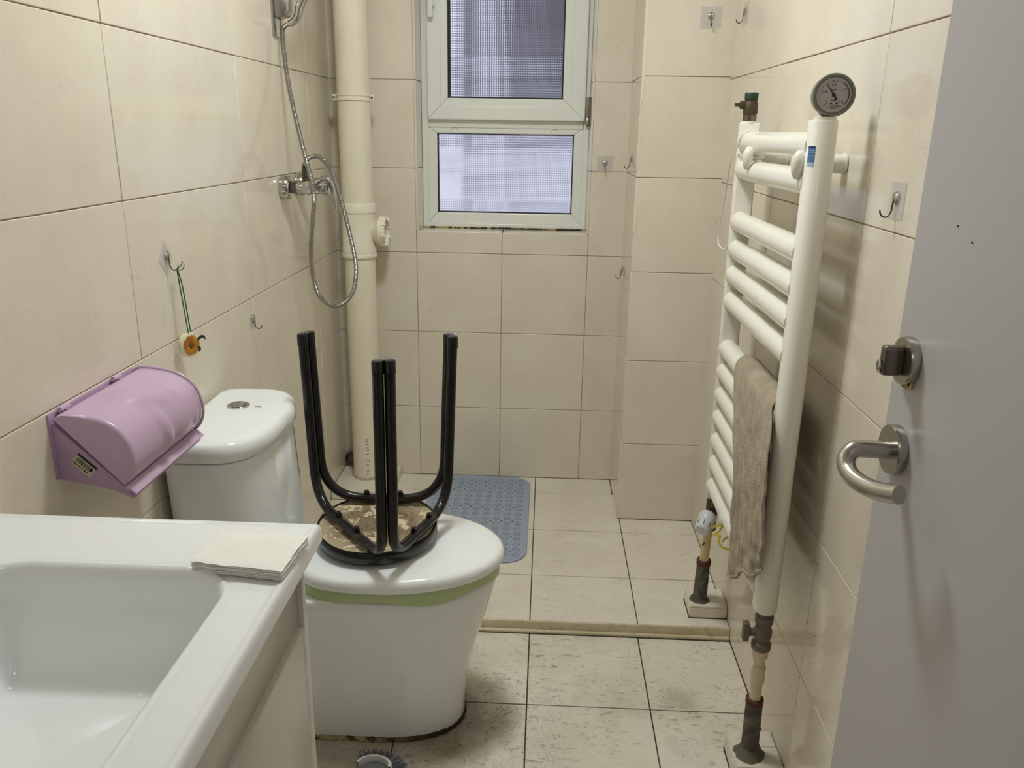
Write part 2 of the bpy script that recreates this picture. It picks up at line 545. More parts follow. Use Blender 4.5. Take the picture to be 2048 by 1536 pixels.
# back wall with the window opening
mb = MB()
y0, y1 = YB + BACK, YB + 0.25
mb.box(XL - 0.15, OX0, y0, y1, -0.05, ZC)
mb.box(OX1, XR + 0.15, y0, y1, -0.05, ZC)
mb.box(OX0, OX1, y0, y1, -0.05, OZ0 - 0.008)
mb.box(OX0, OX1, y0, y1, OZ1 + 0.008, ZC)
wb = mb.build('wall_back', M['wgrout'], smooth=False)
tag(wb, 'back wall of cream tiles around the frosted window', 'wall', kind='structure')
xs = [XL, -0.4716, -0.1608, 0.1498, XP]
for i in range(3):
    for k in range(4):
        tile(wb, 'Y', YB, -1, xs[k] - (0.006 if k == 0 else 0), xs[k + 1] + (0.006 if k == 3 else 0), ROWS[i], ROWS[i + 1], M['wtile'])
for i in range(3, 8):
    z0, z1 = ROWS[i], ROWS[i + 1]
    tile(wb, 'Y', YB, -1, XL - 0.006, OX0, z0, z1, M['wtile'])
    tile(wb, 'Y', YB, -1, OX1, XP + 0.006, z0, z1, M['wtile'])
for k in (1, 2):
    tile(wb, 'Y', YB, -1, xs[k], xs[k + 1], 0.909, OZ0, M['wtile'])
    tile(wb, 'Y', YB, -1, xs[k], xs[k + 1], OZ1, 2.0918, M['wtile'])
    tile(wb, 'Y', YB, -1, xs[k], xs[k + 1], 2.0918, ZC, M['wtile'])
    tile(wb, 'Z', OZ0, 1, xs[k] + 0.001, xs[k + 1] - 0.001, YB + 0.001, YB + 0.125, M['wtile'], name='sill_tile')
for i in range(3, 7):
    z0, z1 = max(ROWS[i], OZ0), min(ROWS[i + 1], OZ1)
    tile(wb, 'X', OX0 + 0.007, 1, YB + 0.001, YB + 0.13, z0, z1, M['wtile'], name='reveal_tile')
    tile(wb, 'X', OX1 - 0.007, -1, YB + 0.001, YB + 0.13, z0, z1, M['wtile'], name='reveal_tile')
tile(wb, 'Z', OZ1, -1, OX0, OX1, YB + 0.001, YB + 0.13, M['wtile'], name='reveal_tile')

# pillar
wp = box('wall_pillar', (XP + BACK, XR, YP + BACK, YB, ZS - 0.02, ZC), M['wgrout'])
tag(wp, 'boxed-in cream tiled pillar in the far right corner', 'pillar', kind='structure')
for i in range(len(ROWS) - 1):
    tile(wp, 'Y', YP, -1, XP, XR + 0.006, ROWS[i], ROWS[i + 1], M['wtile'])
    tile(wp, 'X', XP, -1, YP + 0.001, YB + 0.006, ROWS[i], ROWS[i + 1], M['wtile'])
# chipped plaster along the pillar's outer corner
rnd = random.Random(3)
for (za, zb, amp) in ((1.40, 1.80, 0.011), (1.225, 1.39, 0.0065), (1.03, 1.13, 0.012)):
    n_ = int((zb - za) / 0.007)
    R = []
    for i in range(n_ + 1):
        z = za + (zb - za) * i / n_
        e = math.sin(math.pi * i / n_) ** 0.5
        a_ = amp * (0.35 + 0.65 * rnd.random()) * e + 0.0008
        b_ = amp * (0.2 + 0.5 * rnd.random()) * e + 0.0008
        R.append([(XP + a_, YP - 0.0011, z), (XP - 0.0005, YP - 0.0013, z), (XP - 0.0013, YP + 0.0005, z), (XP - 0.0011, YP + b_, z), (XP + 0.004, YP + 0.004, z)])
    MB().rings(R).build('chipped_edge', M['plaster'], wp, ang=20)

# floors
fl = box('floor', (XL - 0.02, XR + 0.02, YF - 0.2, YSTEP, -0.06, -BACK), M['fgrout'])
tag(fl, 'grubby off-white tiled floor between the toilet and the door', 'floor', kind='structure')
xA = -0.0175
xs = [XL, xA - 0.6, xA - 0.3, xA, xA + 0.3, XR]
ysf = [YF - 0.2, 0.1725, 0.4725, 0.7725, 1.0725, 1.3725, 1.6725, YSTEP - 0.006]
for i in range(len(xs) - 1):
    for k in range(len(ysf) - 1):
        tile(fl, 'Z', 0.0, 1, xs[i], xs[i + 1], ysf[k], ysf[k + 1], M['ftile_front'], gap=0.0034, bev=0.001)
fr = box('floor_shower', (XL - 0.02, XR + 0.02, YSTEP - 0.001, YB + 0.02, -0.06, ZS - BACK), M['fgrout'])
tag(fr, 'slightly raised off-white tiled shower floor in front of the back wall', 'floor', kind='structure')
ysr = [YSTEP - 0.002, 2.2252, 2.5252, 2.8252, YB]
for i in range(len(xs) - 1):
    for k in range(4):
        if i == 4 and k == 3: continue
        y_1 = ysr[k + 1]
        tile(fr, 'Z', ZS, 1, xs[i] if not (i == 3 and k == 3) else xs[i], xs[i + 1] if not (i == 3 and k == 3) else XP, ysr[k], y_1 if not (i == 4 and k == 2) else YP, M['ftile_rear'], gap=0.0030, bev=0.001)
# step edge strip
tr = thing('trim_1', 'narrow beige edge strip on the step up to the shower floor', 'trim', (0, YSTEP, 0), kind='structure')
MB().box(XL + 0.001, XR - 0.001, YSTEP - 0.009, YSTEP - 0.0025, 0.010, ZS + 0.001).build('edge_tile', M['step'], tr, 0.001)
MB().box(XL + 0.001, XR - 0.001, YSTEP - 0.016, YSTEP - 0.0025, -0.002, 0.0105).build('edge_bead', M['step'], tr, 0.0035, 3)
MB().box(XL + 0.001, XR - 0.001, YSTEP - 0.0185, YSTEP - 0.010, -0.002, 0.0016).build('grime_line', M['mould'], tr)

# ceiling, door wall, hall behind the camera
ce = box('ceiling', (XL - 0.15, XR + 0.15, -1.9, YB + 0.25, ZC, ZC + 0.1), M['ceil'])
tag(ce, 'plain white ceiling above the bathroom', 'ceiling', kind='structure')
DX0, DX1 = -0.43, 0.412
mb = MB()
mb.box(XL, DX0, -0.02, YF, 0, ZC); mb.box(DX1, XR, -0.02, YF, 0, ZC); mb.box(DX0, DX1, -0.02, YF, 2.06, ZC)
wf = mb.build('wall_front', M['hallwall'], smooth=False)
tag(wf, 'plain wall with the doorway the picture is taken from', 'wall', kind='structure')
hf = box('floor_hall', (-1.2, 1.2, -1.9, YF - 0.2, -0.06, 0), M['hallfloor'])
tag(hf, 'brown hall floor outside the bathroom door', 'floor', kind='structure')
mb = MB()
mb.box(-1.3, -1.2, -1.9, -0.02, 0, ZC); mb.box(1.2, 1.3, -1.9, -0.02, 0, ZC); mb.box(-1.3, 1.3, -2.0, -1.9, 0, ZC)
mb.box(-1.2, XL - 0.15, -0.12, -0.02, 0, ZC); mb.box(XR + 0.15, 1.2, -0.12, -0.02, 0, ZC)
wh = mb.build('wall_hall', M['hallwall'], smooth=False)
tag(wh, 'plain painted walls of the hall outside the door', 'wall', kind='structure')

# ---------------------------------------------------------------- lamps
def ceiling_lamp(x, y, r, mat, label):
    t = thing('ceiling_lamp', label, 'lamp', (x, y, ZC))
    MB().lathe([(r * 1.04, 0), (r * 1.06, -0.012), (r * 1.0, -0.022), (0.01, -0.022)], (x, y, ZC)).build('lamp_base', M['whiteplastic'], t)
    prof = [(r * 0.985, -0.022)] + [(r * 0.985 * math.cos(a), -0.022 - 0.014 * math.sin(a)) for a in [math.radians(q) for q in (15, 30, 45, 60, 75, 86)]]
    MB().lathe(prof, (x, y, ZC)).build('lamp_shade', mat, t)
ceiling_lamp(LAMP_POS[0], LAMP_POS[1], 0.16, M['lamp'], 'round white ceiling lamp above the toilet')
ceiling_lamp(0.0, -1.0, 0.16, M['hallfill'], 'unseen fill lamp added in the hall outside')  # fill lamp added behind the camera, not a known fitting

# ---------------------------------------------------------------- window
wx0, wx1 = OX0 + 0.007, OX1 - 0.007
YW = 3.095
wn = thing('window_1', 'white plastic window with a tall sash above a low fixed pane of patterned glass', 'window', ((wx0 + wx1) / 2, YW, OZ0), kind='structure')
def hbar(name, x0, x1, y0, y1, z0, z1, parent, mat=None, bv=0.004):
    return box(name, (x0, x1, y0, y1, z0, z1), mat or M['upvc'], parent, bv, 2)
def ring_frame(name, x0, x1, z0, z1, wdt, y0, y1, parent, mat=None, bv=0.003):
    """four mitred bars"""
    if not isinstance(wdt, (tuple, list)): wdt = (wdt,) * 4   # left right bottom top
    L, R_, B, T = wdt
    o = [(x0, z0), (x1, z0), (x1, z1), (x0, z1)]
    i = [(x0 + L, z0 + B), (x1 - R_, z0 + B), (x1 - R_, z1 - T), (x0 + L, z1 - T)]
    out = []
    g = 0.0004
    for k in range(4):
        a, b = o[k], o[(k + 1) % 4]; c, d = i[(k + 1) % 4], i[k]
        poly = [a, b, c, d]
        cx = sum(p[0] for p in poly) / 4; cz = sum(p[1] for p in poly) / 4
        v = [(p[0], y, p[1]) for y in (y0, y1) for p in poly]
        m = MB(); m.add(v, [(0, 1, 2, 3), (7, 6, 5, 4), (0, 4, 5, 1), (1, 5, 6, 2), (2, 6, 7, 3), (3, 7, 4, 0)])
        out.append(m.build(name, mat or M['upvc'], parent, bv, 2, ang=20))
    return out
# outer frame
ring_frame('frame_bar', wx0, wx1, OZ0, OZ1, (0.022, 0.020, 0.018, 0.02), YW, YW + 0.065, wn, bv=0.002)
hbar('transom', wx0 + 0.021, wx1 - 0.021, YW + 0.002, YW + 0.06, 1.345, 1.392, wn)
# lower fixed pane with its beads
ring_frame('glazing_bead', wx0 + 0.020, wx1 - 0.019, OZ0 + 0.017, 1.348, (0.034, 0.034, 0.040, 0.022), YW + 0.006, YW + 0.05, wn, bv=0.004)
px0, px1, pz0, pz1 = -0.411, 0.0900, 1.041, 1.327
ring_frame('gasket', px0 - 0.002, px1 + 0.002, pz0 - 0.002, pz1 + 0.002, 0.006, YW + 0.018, YW + 0.036, wn, M['rubber'], bv=0)
def pane(name, x0, x1, z0, z1, y, parent, cell=0.0080):
    nx, nz = int((x1 - x0) / cell), int((z1 - z0) / cell)
    dx, dz = (x1 - x0) / nx, (z1 - z0) / nz
    v, f = [], []
    W_ = 2 * nx + 1
    for j in range(2 * nz + 1):
        for i in range(2 * nx + 1):
            dep = 0.0023 if (i % 2 and j % 2) else 0.0
            v.append((x0 + i * dx / 2, y - dep, z0 + j * dz / 2))
    for j in range(nz):
        for i in range(nx):
            c = (2 * j + 1) * W_ + 2 * i + 1
            q = [c - W_ - 1, c - W_, c - W_ + 1, c + 1, c + W_ + 1, c + W_, c + W_ - 1, c - 1]
            for k in range(8): f.append((q[k], q[(k + 1) % 8], c))
    nb = len(v)
    v += [(x0, y + 0.004, z0), (x1, y + 0.004, z0), (x1, y + 0.004, z1), (x0, y + 0.004, z1)]
    f.append((nb, nb + 1, nb + 2, nb + 3))
    bot = [i for i in range(W_)]; top = [2 * nz * W_ + i for i in range(W_)]
    lef = [j * W_ for j in range(2 * nz + 1)]; rig = [j * W_ + W_ - 1 for j in range(2 * nz + 1)]
    f += [tuple(bot + [nb + 1, nb]), tuple(top + [nb + 2, nb + 3]), tuple(lef + [nb + 3, nb]), tuple(rig + [nb + 2, nb + 1])]
    return MB().add(v, f).build(name, M['pane'], parent, smooth=False)
pane('pane', px0, px1, pz0, pz1, YW + 0.027, wn)
# upper opening sash, proud of the frame
sx0, sx1, sz0, sz1 = -0.4405, 0.1255, 1.373, OZ1 - 0.012
YS = YW - 0.020
ss = hbar('sash', sx0, sx1, YS + 0.03, YS + 0.034, sz0, sz0 + 0.01, wn)
ring_frame('sash_bar', sx0, sx1, sz0, sz1, (0.048, 0.052, 0.047, 0.048), YS, YS + 0.05, ss, bv=0.004)
ring_frame('sash_bead', sx0 + 0.046, sx1 - 0.050, sz0 + 0.045, sz1 - 0.046, (0.0265, 0.031, 0.029, 0.028), YS + 0.006, YS + 0.045, ss, bv=0.004)
qx0, qx1, qz0, qz1 = sx0 + 0.0735, sx1 - 0.082, sz0 + 0.075, sz1 - 0.074
ring_frame('gasket', qx0 - 0.002, qx1 + 0.002, qz0 - 0.002, qz1 + 0.002, (0.010, 0.006, 0.006, 0.006), YS + 0.018, YS + 0.036, ss, M['rubber'], bv=0)
pane('pane', qx0, qx1, qz0, qz1, YS + 0.026, ss)
MB().box(sx0 + 0.006, sx0 + 0.030, YS - 0.022, YS + 0.001, 1.745, 1.82).box(sx0 + 0.008, sx0 + 0.026, YS - 0.026, YS - 0.012, 1.708, 1.80).build('handle', M['upvc'], ss, 0.003)
MB().lathe([(0.0085, 1.362), (0.0085, 1.383), (0.0075, 1.385), (0.0075, 1.388), (0.0085, 1.39), (0.0085, 1.455)], (sx1 + 0.009, YS + 0.004, 0), n=16).build('hinge', M['steel'], ss)
MB().box(sx1 + 0.006, sx1 + 0.021, YS + 0.006, YS + 0.022, 1.358, 1.45).build('hinge_plate', M['steel_dk'], ss)
# mould along the foot of the frame
rnd = random.Random(5)
mb = MB()
for i in range(150):
    x = rnd.choice([rnd.gauss(-0.16, 0.07), rnd.gauss(-0.13, 0.05), rnd.uniform(0.03, 0.12), rnd.uniform(-0.45, 0.13)])
    x = max(wx0 + 0.004, min(wx1 - 0.02, x))
    l_ = rnd.uniform(0.003, 0.016); h_ = rnd.uniform(0.0015, 0.0062)
    mb.box(x, x + l_, YW - 0.006 - h_, YW - 0.0002, OZ0 + 0.0002, OZ0 + h_)
mb.build('mould', M['mould'], wn)
MB().box(wx0, wx1, YW - 0.004, YW, OZ0, OZ0 + 0.006).build('sealant', M['stain'], wn, 0.001)
for (x_, z_) in ((-0.345, 1.337), (0.02, 1.336)):
    MB().tube([(x_ + 0.012 * math.cos(a), YW + 0.0055, z_ + 0.008 * math.sin(a)) for a in [i * 0.5 for i in range(8)]], 0.0008, 6).build('scratch', M['stain'], wn)

# outside: the neighbouring house front seen through the patterned panes
nh = thing('neighbour_house', 'blurred grey neighbouring house front outside the window', 'building', (0, 5.2, -1.0))
MB().box(-4, 4, 5.2, 5.4, -1.0, 1.45).build('wall', M['extpale'], nh)
MB().box(-4, 4, 5.17, 5.21, 0.92, 1.24).build('contrast_band', M['extwhite'], nh)  # white band added so the lower pane's relief shows light and dark
MB().box(-4, 4, 5.2, 5.4, 1.45, 5.0).build('upper_wall', M['extwall'], nh)
MB().box(-0.72, -0.52, 5.0, 5.21, -1, 5.0).build('pilaster', M['extwhite'], nh, 0.02)
MB().box(-0.30, 1.9, 5.12, 5.21, 1.62, 4.4).build('window_opening', M['extdark'], nh)
MB().box(-4, 4, 4.95, 5.19, 1.36, 1.46).build('ledge', M['extpale'], nh, 0.02)
eg = box('ground_outside', (-6, 6, YB + 0.25, 9, -1.1, -1.0), M['extdark'])  # ground toned dark so the pane relief gains contrast
tag(eg, 'dark ground outside the window', 'ground', kind='structure')

# ================================================================ door
dr = thing('door_1', 'plain light grey door leaf standing open on the right', 'door', (0.392, 0.5, 0.008), kind='structure')
DXF = 0.372
box('leaf', (DXF, DXF + 0.04, 0.125, 0.850, 0.008, 2.045), M['door'], dr, 0.0015)
def disc_x(mb, x, y, z, r, t, n=40):
    """disc standing off the door towards -X"""
    return mb.lathe([(r * 0.985, 0.0), (r, -0.0015), (r, -t + 0.002), (r * 0.97, -t), (0.001, -t)], (x, y, z), 'X', n)
# lever handle
hy, hz = 0.8095, 1.0250
rs = disc_x(MB(), DXF, hy, hz, 0.0262, 0.0105).build('handle_rose', M['steel'], dr)
lev = catmull([(DXF - 0.008, 0.8035, 1.0262), (DXF - 0.030, 0.8030, 1.0268), (DXF - 0.047, 0.8020, 1.0268), (DXF - 0.0565, 0.7975, 1.0180), (DXF - 0.0575, 0.7850, 1.0095), (DXF - 0.0545, 0.7650, 1.0065), (DXF - 0.0465, 0.7400, 1.0085), (DXF - 0.035, 0.7155, 1.0155)], 8)
MB().tube(resample(lev, 0.004), 0.0093, 20).build('lever', M['steel'], dr)
ly, lz = 0.8130, 1.1200
disc_x(MB(), DXF, ly, lz, 0.0245, 0.0100).build('lock_rose', M['steel'], dr)
kn = MB()
kn.box(DXF - 0.030, DXF - 0.009, ly - 0.0065, ly + 0.0065, lz - 0.0155, lz + 0.0155)
kn = kn.build('thumb_turn', M['steel_dk'], dr, 0.004, 3)
MB().tube([(DXF - 0.0315, ly + 0.004 * math.cos(a), lz - 0.006 + 0.006 * math.sin(a)) for a in [i * math.pi / 6 for i in range(13)]], 0.0013, 8).build('indicator_ring', M['chrome'], kn)
rnd = random.Random(11)
mb = MB()
for i in range(7):
    a = rnd.uniform(-2.2, -0.9); r_ = 0.0243
    mb.box(DXF - 0.004, DXF - 0.0001, ly + r_ * math.cos(a) - 0.003, ly + r_ * math.cos(a) + 0.003, lz + r_ * math.sin(a) - rnd.uniform(0.002, 0.006), lz + r_ * math.sin(a) + 0.002)
mb.build('dried_glue', M['stain'], dr, 0.001)
for (y_, z_) in ((0.765, 1.260), (0.735, 1.249)):
    MB().lathe([(0.001, 0), (0.001, -0.0006)], (DXF, y_, z_), 'X', 8).build('paint_speck', M['mould'], dr)
for z_ in (0.25, 1.02, 1.8):
    MB().lathe([(0.007, z_ - 0.05), (0.007, z_ + 0.05)], (DXF + 0.02, 0.117, 0), n=12).build('hinge', M['steel'], dr)
#PART2
# ================================================================ toilet
YT = 1.64
tl = thing('toilet', 'white one-piece toilet with lid down and green seat', 'toilet', (-0.42, YT, 0))
def dshape(xb, xf, hw, xs_, n=48, p=2.0, rb=0.03):
    """plan outline: straight back at xb, parallel sides, rounded front reaching xf; xs_ = where the front curve starts"""
    pts = []
    m = n // 2
    for i in range(m + 1):
        a = -math.pi / 2 + math.pi * i / m
        c, s_ = math.cos(a), math.sin(a)
        pts.append((xs_ + (xf - xs_) * abs(c) ** (2 / p), YT + hw * (1 if s_ > 0 else -1) * abs(s_) ** (2 / p)))
    k = (n - m - 1) // 2
    for i in range(1, k + 1):
        t = i / (k + 1)
        pts.append((xs_ + (xb + rb - xs_) * t, YT + hw))
    q = n - len(pts) - k
    pts.append((xb, YT + hw - rb)) if False else None
    pts.append((xb + 0.3 * rb, YT + hw - 0.3 * rb)); pts.append((xb, YT + hw - rb))
    pts.append((xb, YT - hw + rb)); pts.append((xb + 0.3 * rb, YT - hw + 0.3 * rb))
    for i in range(k, 0, -1):
        t = i / (k + 1)
        pts.append((xs_ + (xb + rb - xs_) * t, YT - hw))
    return pts
def ring(pts, z): return [(x, y, z) for x, y in pts]
# pedestal: skirted bowl
secs = [(0.000, -0.700, -0.170, 0.110, -0.36, 2.3), (0.012, -0.702, -0.166, 0.113, -0.36, 2.3), (0.05, -0.705, -0.166, 0.114, -0.36, 2.3), (0.12, -0.712, -0.158, 0.118, -0.36, 2.25),
        (0.20, -0.72, -0.140, 0.128, -0.36, 2.15), (0.27, -0.725, -0.120, 0.142, -0.355, 2.1), (0.33, -0.73, -0.102, 0.156, -0.35, 2.05), (0.365, -0.73, -0.093, 0.164, -0.35, 2.0), (0.385, -0.73, -0.092, 0.166, -0.35, 2.0), (0.390, -0.728, -0.096, 0.162, -0.35, 2.0)]
MB().rings([ring(dshape(a, b, c, d, p=p), z) for (z, a, b, c, d, p) in secs]).build('bowl', M['ceramic'], tl, ang=60)
# caulk round the foot
foot = dshape(-0.700, -0.168, 0.112, -0.36, p=2.3)
loop = [Vector((-0.70, YT - 0.112, 0.003)), Vector((-0.5, YT - 0.112, 0.003))] + [Vector((x, y, 0.003)) for x, y in foot[:27]]
loop = resample(loop, 0.006)
rnd = random.Random(2)
MB().tube(loop, [rnd.uniform(0.0045, 0.0085) for _ in loop], 8).build('caulk', M['caulk'], tl)
# tank
tk = MB()
ts = [(0.36, -0.745, -0.548, 0.165, -0.66, 2.6), (0.42, -0.748, -0.540, 0.168, -0.66, 2.6), (0.50, -0.75, -0.546, 0.172, -0.66, 2.6), (0.60, -0.752, -0.556, 0.178, -0.66, 2.6), (0.698, -0.753, -0.562, 0.183, -0.665, 2.6), (0.700, -0.753, -0.566, 0.179, -0.665, 2.6)]
tk.rings([ring(dshape(a, b, c, d, p=p), z) for (z, a, b, c, d, p) in ts])
tank = tk.build('tank', M['ceramic'], tl, ang=60)
# shoulder between tank and bowl
MB().rings([ring(dshape(-0.745, -0.50, 0.160, -0.62, p=2.6), 0.30), ring(dshape(-0.745, -0.47, 0.158, -0.60, p=2.6), 0.375), ring(dshape(-0.745, -0.475, 0.155, -0.60, p=2.6), 0.405), ring(dshape(-0.745, -0.50, 0.150, -0.62, p=2.6), 0.412)]).build('shoulder', M['ceramic'], tl, ang=60)
ls = [(0.703, -0.755, -0.556, 0.187), (0.707, -0.757, -0.5525, 0.191), (0.722, -0.757, -0.551, 0.192), (0.734, -0.756, -0.554, 0.190), (0.741, -0.753, -0.560, 0.184), (0.7445, -0.748, -0.570, 0.174), (0.7455, -0.74, -0.585, 0.16)]
tlid = MB().rings([ring(dshape(a, b, c, -0.665, p=2.6), z) for (z, a, b, c) in ls]).build('tank_lid', M['ceramic'], tl, ang=60)
MB().rings([ring(dshape(-0.750, -0.5655, 0.180, -0.665, p=2.6), z) for z in (0.699, 0.704)]).build('lid_gap', M['rubber'], tl)
bt = MB().lathe([(0.0245, 0.7452), (0.0245, 0.7475), (0.023, 0.7488), (0.019, 0.7488), (0.0185, 0.7478), (0.001, 0.7478)], (-0.672, YT + 0.045, 0), n=40).build('flush_ring', M['chrome'], tl)
MB().lathe([(0.0175, 0.7478), (0.0175, 0.7500), (0.016, 0.7512), (0.001, 0.7514)], (-0.672, YT + 0.045, 0), n=40).build('flush_button', M['steel'], bt)
MB().lathe([(0.0072, 0.7513), (0.0066, 0.7522), (0.001, 0.7522)], (-0.664, YT + 0.047, 0), n=24).build('half_flush_button', M['chrome'], bt)
# small printed mark beside the button and the label on the tank's far flank
mk = MB()
for k in range(5): mk.box(-0.634 + 0.0028 * k, -0.632 + 0.0028 * k, YT + 0.040 + (k % 2) * 0.002, YT + 0.047 - (k % 3) * 0.001, 0.7454, 0.7458)
mk.build('printed_mark', M['ink'], tlid)
def tank_ring(z):
    for a, b in zip(ts, ts[1:]):
        if a[0] <= z <= b[0]:
            t = (z - a[0]) / (b[0] - a[0]); q = [a[k] + (b[k] - a[k]) * t for k in range(6)]
            return dshape(q[1], q[2], q[3], q[4], p=q[5])
V_, F_ = [], []
for k in range(9):
    z = 0.545 + 0.125 * k / 8
    for i in range(16, 20):
        x, y = tank_ring(z)[i]
        V_.append((x + 0.0005, y + 0.0004, z))
for k in range(8):
    for i in range(3):
        a = k * 4 + i; F_.append((a, a + 1, a + 5, a + 4))
MB().add(V_, F_).build('energy_label', M['stickgreen'], tank)
# green seat: thin oval collar whose skirt waves over the bowl edge
def seat_outline(xf, hw, n=64, xb=-0.525, xs_=-0.335):
    pts = []
    for i in range(n):
        a = 2 * math.pi * i / n
        c, s_ = math.cos(a), math.sin(a)
        if c >= 0: x, e = xs_ + (xf - xs_) * c, 1.0
        else: x, e = xs_ - (xs_ - xb) * abs(c) ** 0.62, 1.0 - 0.38 * min(1, abs(c) * 2)
        pts.append((x, YT + hw * (1 if s_ >= 0 else -1) * abs(s_) ** e))
    return pts
NS = 96
o1 = seat_outline(-0.086, 0.1695, NS); o2 = seat_outline(-0.088, 0.1665, NS); o3 = seat_outline(-0.14, 0.115, NS, -0.46)
low = []
for i in range(NS):
    a = 2 * math.pi * i / NS
    low.append(0.3935 - 0.0065 * math.cos(6.0 * (a - 5.23)))
R = [[(x, y, 0.402) for x, y in o3], [(x, y, 0.417) for x, y in o3], [(x, y, 0.417) for x, y in o2], [(x, y, 0.413) for x, y in o1], [(x * 1.0, y, low[i] - 0.005) for i, (x, y) in enumerate(o1)], [(x - 0.0015, YT + (y - YT) * 0.985, low[i] - 0.0055) for i, (x, y) in enumerate(o2)], [(x, y, 0.402) for x, y in o2]]
R = [list(r) for r in R] + [list(R[0])]
MB().rings(R, False, False).build('seat', M['green'], tl, ang=50)
# lid, gently domed
R = []
for (k, z) in ((1.0, 0.4185), (1.008, 0.4225), (1.010, 0.430), (1.0, 0.4385), (0.975, 0.4440), (0.93, 0.4470), (0.8, 0.4490), (0.5, 0.4505), (0.2, 0.4510)):
    cx = -0.315
    R.append([(cx + (x - cx) * k, YT + (y - YT) * k, z) for x, y in seat_outline(-0.0785, 0.1745, NS)])
MB().rings(R).build('lid', M['lidplastic'], tl, ang=60)
for s_ in (-1, 1):
    MB().lathe([(0.013, -0.02), (0.014, -0.017), (0.014, 0.017), (0.013, 0.02)], (-0.528, YT + s_ * 0.075, 0.428), 'Y', 20).build('lid_hinge', M['lidplastic'], tl)

# ================================================================ stool standing upside down on the lid
LZ = 0.4508
SC = Vector((-0.362, 1.645, LZ + 0.001))
st = thing('stool', 'round black stool turned upside down on the toilet lid', 'stool', tuple(SC))
TILT = Matrix.Rotation(math.radians(3.2), 4, 'X')
st.rotation_euler = (0, 0, 0)
RS = 0.134
lift = 0.0060
def sp(x, y, z):
    p = TILT @ Vector((x, y, z)); return SC + Vector((p.x, p.y, p.z + lift))
def ring_s(r, z, n=64): return [sp(r * math.cos(2 * math.pi * k / n), r * math.sin(2 * math.pi * k / n), z) for k in range(n)]
MB().rings([ring_s(0.10, 0.0), ring_s(0.118, 0.002), ring_s(RS - 0.004, 0.006), ring_s(RS, 0.011), ring_s(RS, 0.034), ring_s(RS - 0.0015, 0.0365), ring_s(RS - 0.005, 0.0365), ring_s(RS - 0.005, 0.030), ring_s(0.02, 0.030)]).build('seat_rim', M['black'], st)
MB().rings([ring_s(RS - 0.0052, 0.0295), ring_s(RS - 0.0055, 0.0335), ring_s(0.02, 0.0335)]).build('seat_board', M['stoolunder'], st)
tops = {'F': Vector((-0.303, 1.480, 0.915)), 'L': Vector((-0.529, 1.745, 0.899)), 'R': Vector((-0.206, 1.745, 0.902))}
ang = {'F': math.radians(-71), 'L': math.radians(153), 'R': math.radians(30)}
TR = 0.0112
def knee(k): return sp(0.166 * math.cos(ang[k]), 0.166 * math.sin(ang[k]), 0.0365 + TR)
for a, b in (('L', 'R'), ('R', 'F'), ('F', 'L')):
    ka, kb = knee(a), knee(b)
    ch = (kb - ka).normalized()
    def side(k, other):
        # tubes of a pair stand side by side: push along the tangent, towards the other leg
        t = Vector((-math.sin(ang[k]), math.cos(ang[k]), 0))
        return t * (TR * 1.02 * (1 if t.dot(knee(other) - knee(k)) > 0 else -1))
    A0, A1 = tops[a] + side(a, b), ka + side(a, b)
    B0, B1 = tops[b] + side(b, a), kb + side(b, a)
    rad = 0.105 if 'F' not in (a, b) else None
    rr = [rad, rad] if rad else [0.052 if a == 'F' else 0.095, 0.052 if b == 'F' else 0.095]
    path = resample(fillet([A0, A1, B1, B0], rr, 14), 0.006)
    lg = MB().tube(path, TR, 16).build('leg_tube', M['blackworn'], st, ang=60)
    for t in (0.36, 0.64):
        q = A1.lerp(B1, t)
        up_ = (TILT @ Vector((0, 0, 1))).normalized()
        mb = MB()
        mb.tube([q + up_ * (TR - 0.003), q + up_ * (TR + 0.009)], 0.0058, 6)
        mb.tube([q + up_ * (TR - 0.002), q + up_ * (TR + 0.0015)], 0.0085, 14)
        mb.build('bolt', M['black'], lg)
for k in 'FLR':
    t = Vector((-math.sin(ang[k]), math.cos(ang[k]), 0)) * TR * 1.02
    for s_ in (-1, 1):
        p = tops[k] + t * s_
        cp = MB().tube([p - Vector((0, 0, 0.024)), p - Vector((0, 0, 0.001)), p + Vector((0, 0, 0.002)), p + Vector((0, 0, 0.0025))], [TR * 1.07, TR * 1.07, TR * 0.98, TR * 0.6], 16).build('end_cap', M['black'], st)
    rnd = random.Random(ord(k)); mb = MB()
    for i in range(9):
        a = rnd.uniform(0, 6.28); l_ = rnd.uniform(0.008, 0.020)
        p0 = tops[k] + Vector((rnd.uniform(-.01, .01), rnd.uniform(-.006, .006), 0.002)); d = Vector((math.cos(a) * 1.3, math.sin(a), 0.25))
        mb.tube(catmull([p0, p0 + d * l_ * 0.5 + Vector((0, 0, 0.003)), p0 + d * l_], 4), 0.00035, 4)
    mb.build('hair_fluff', M['bristle_l'], st)

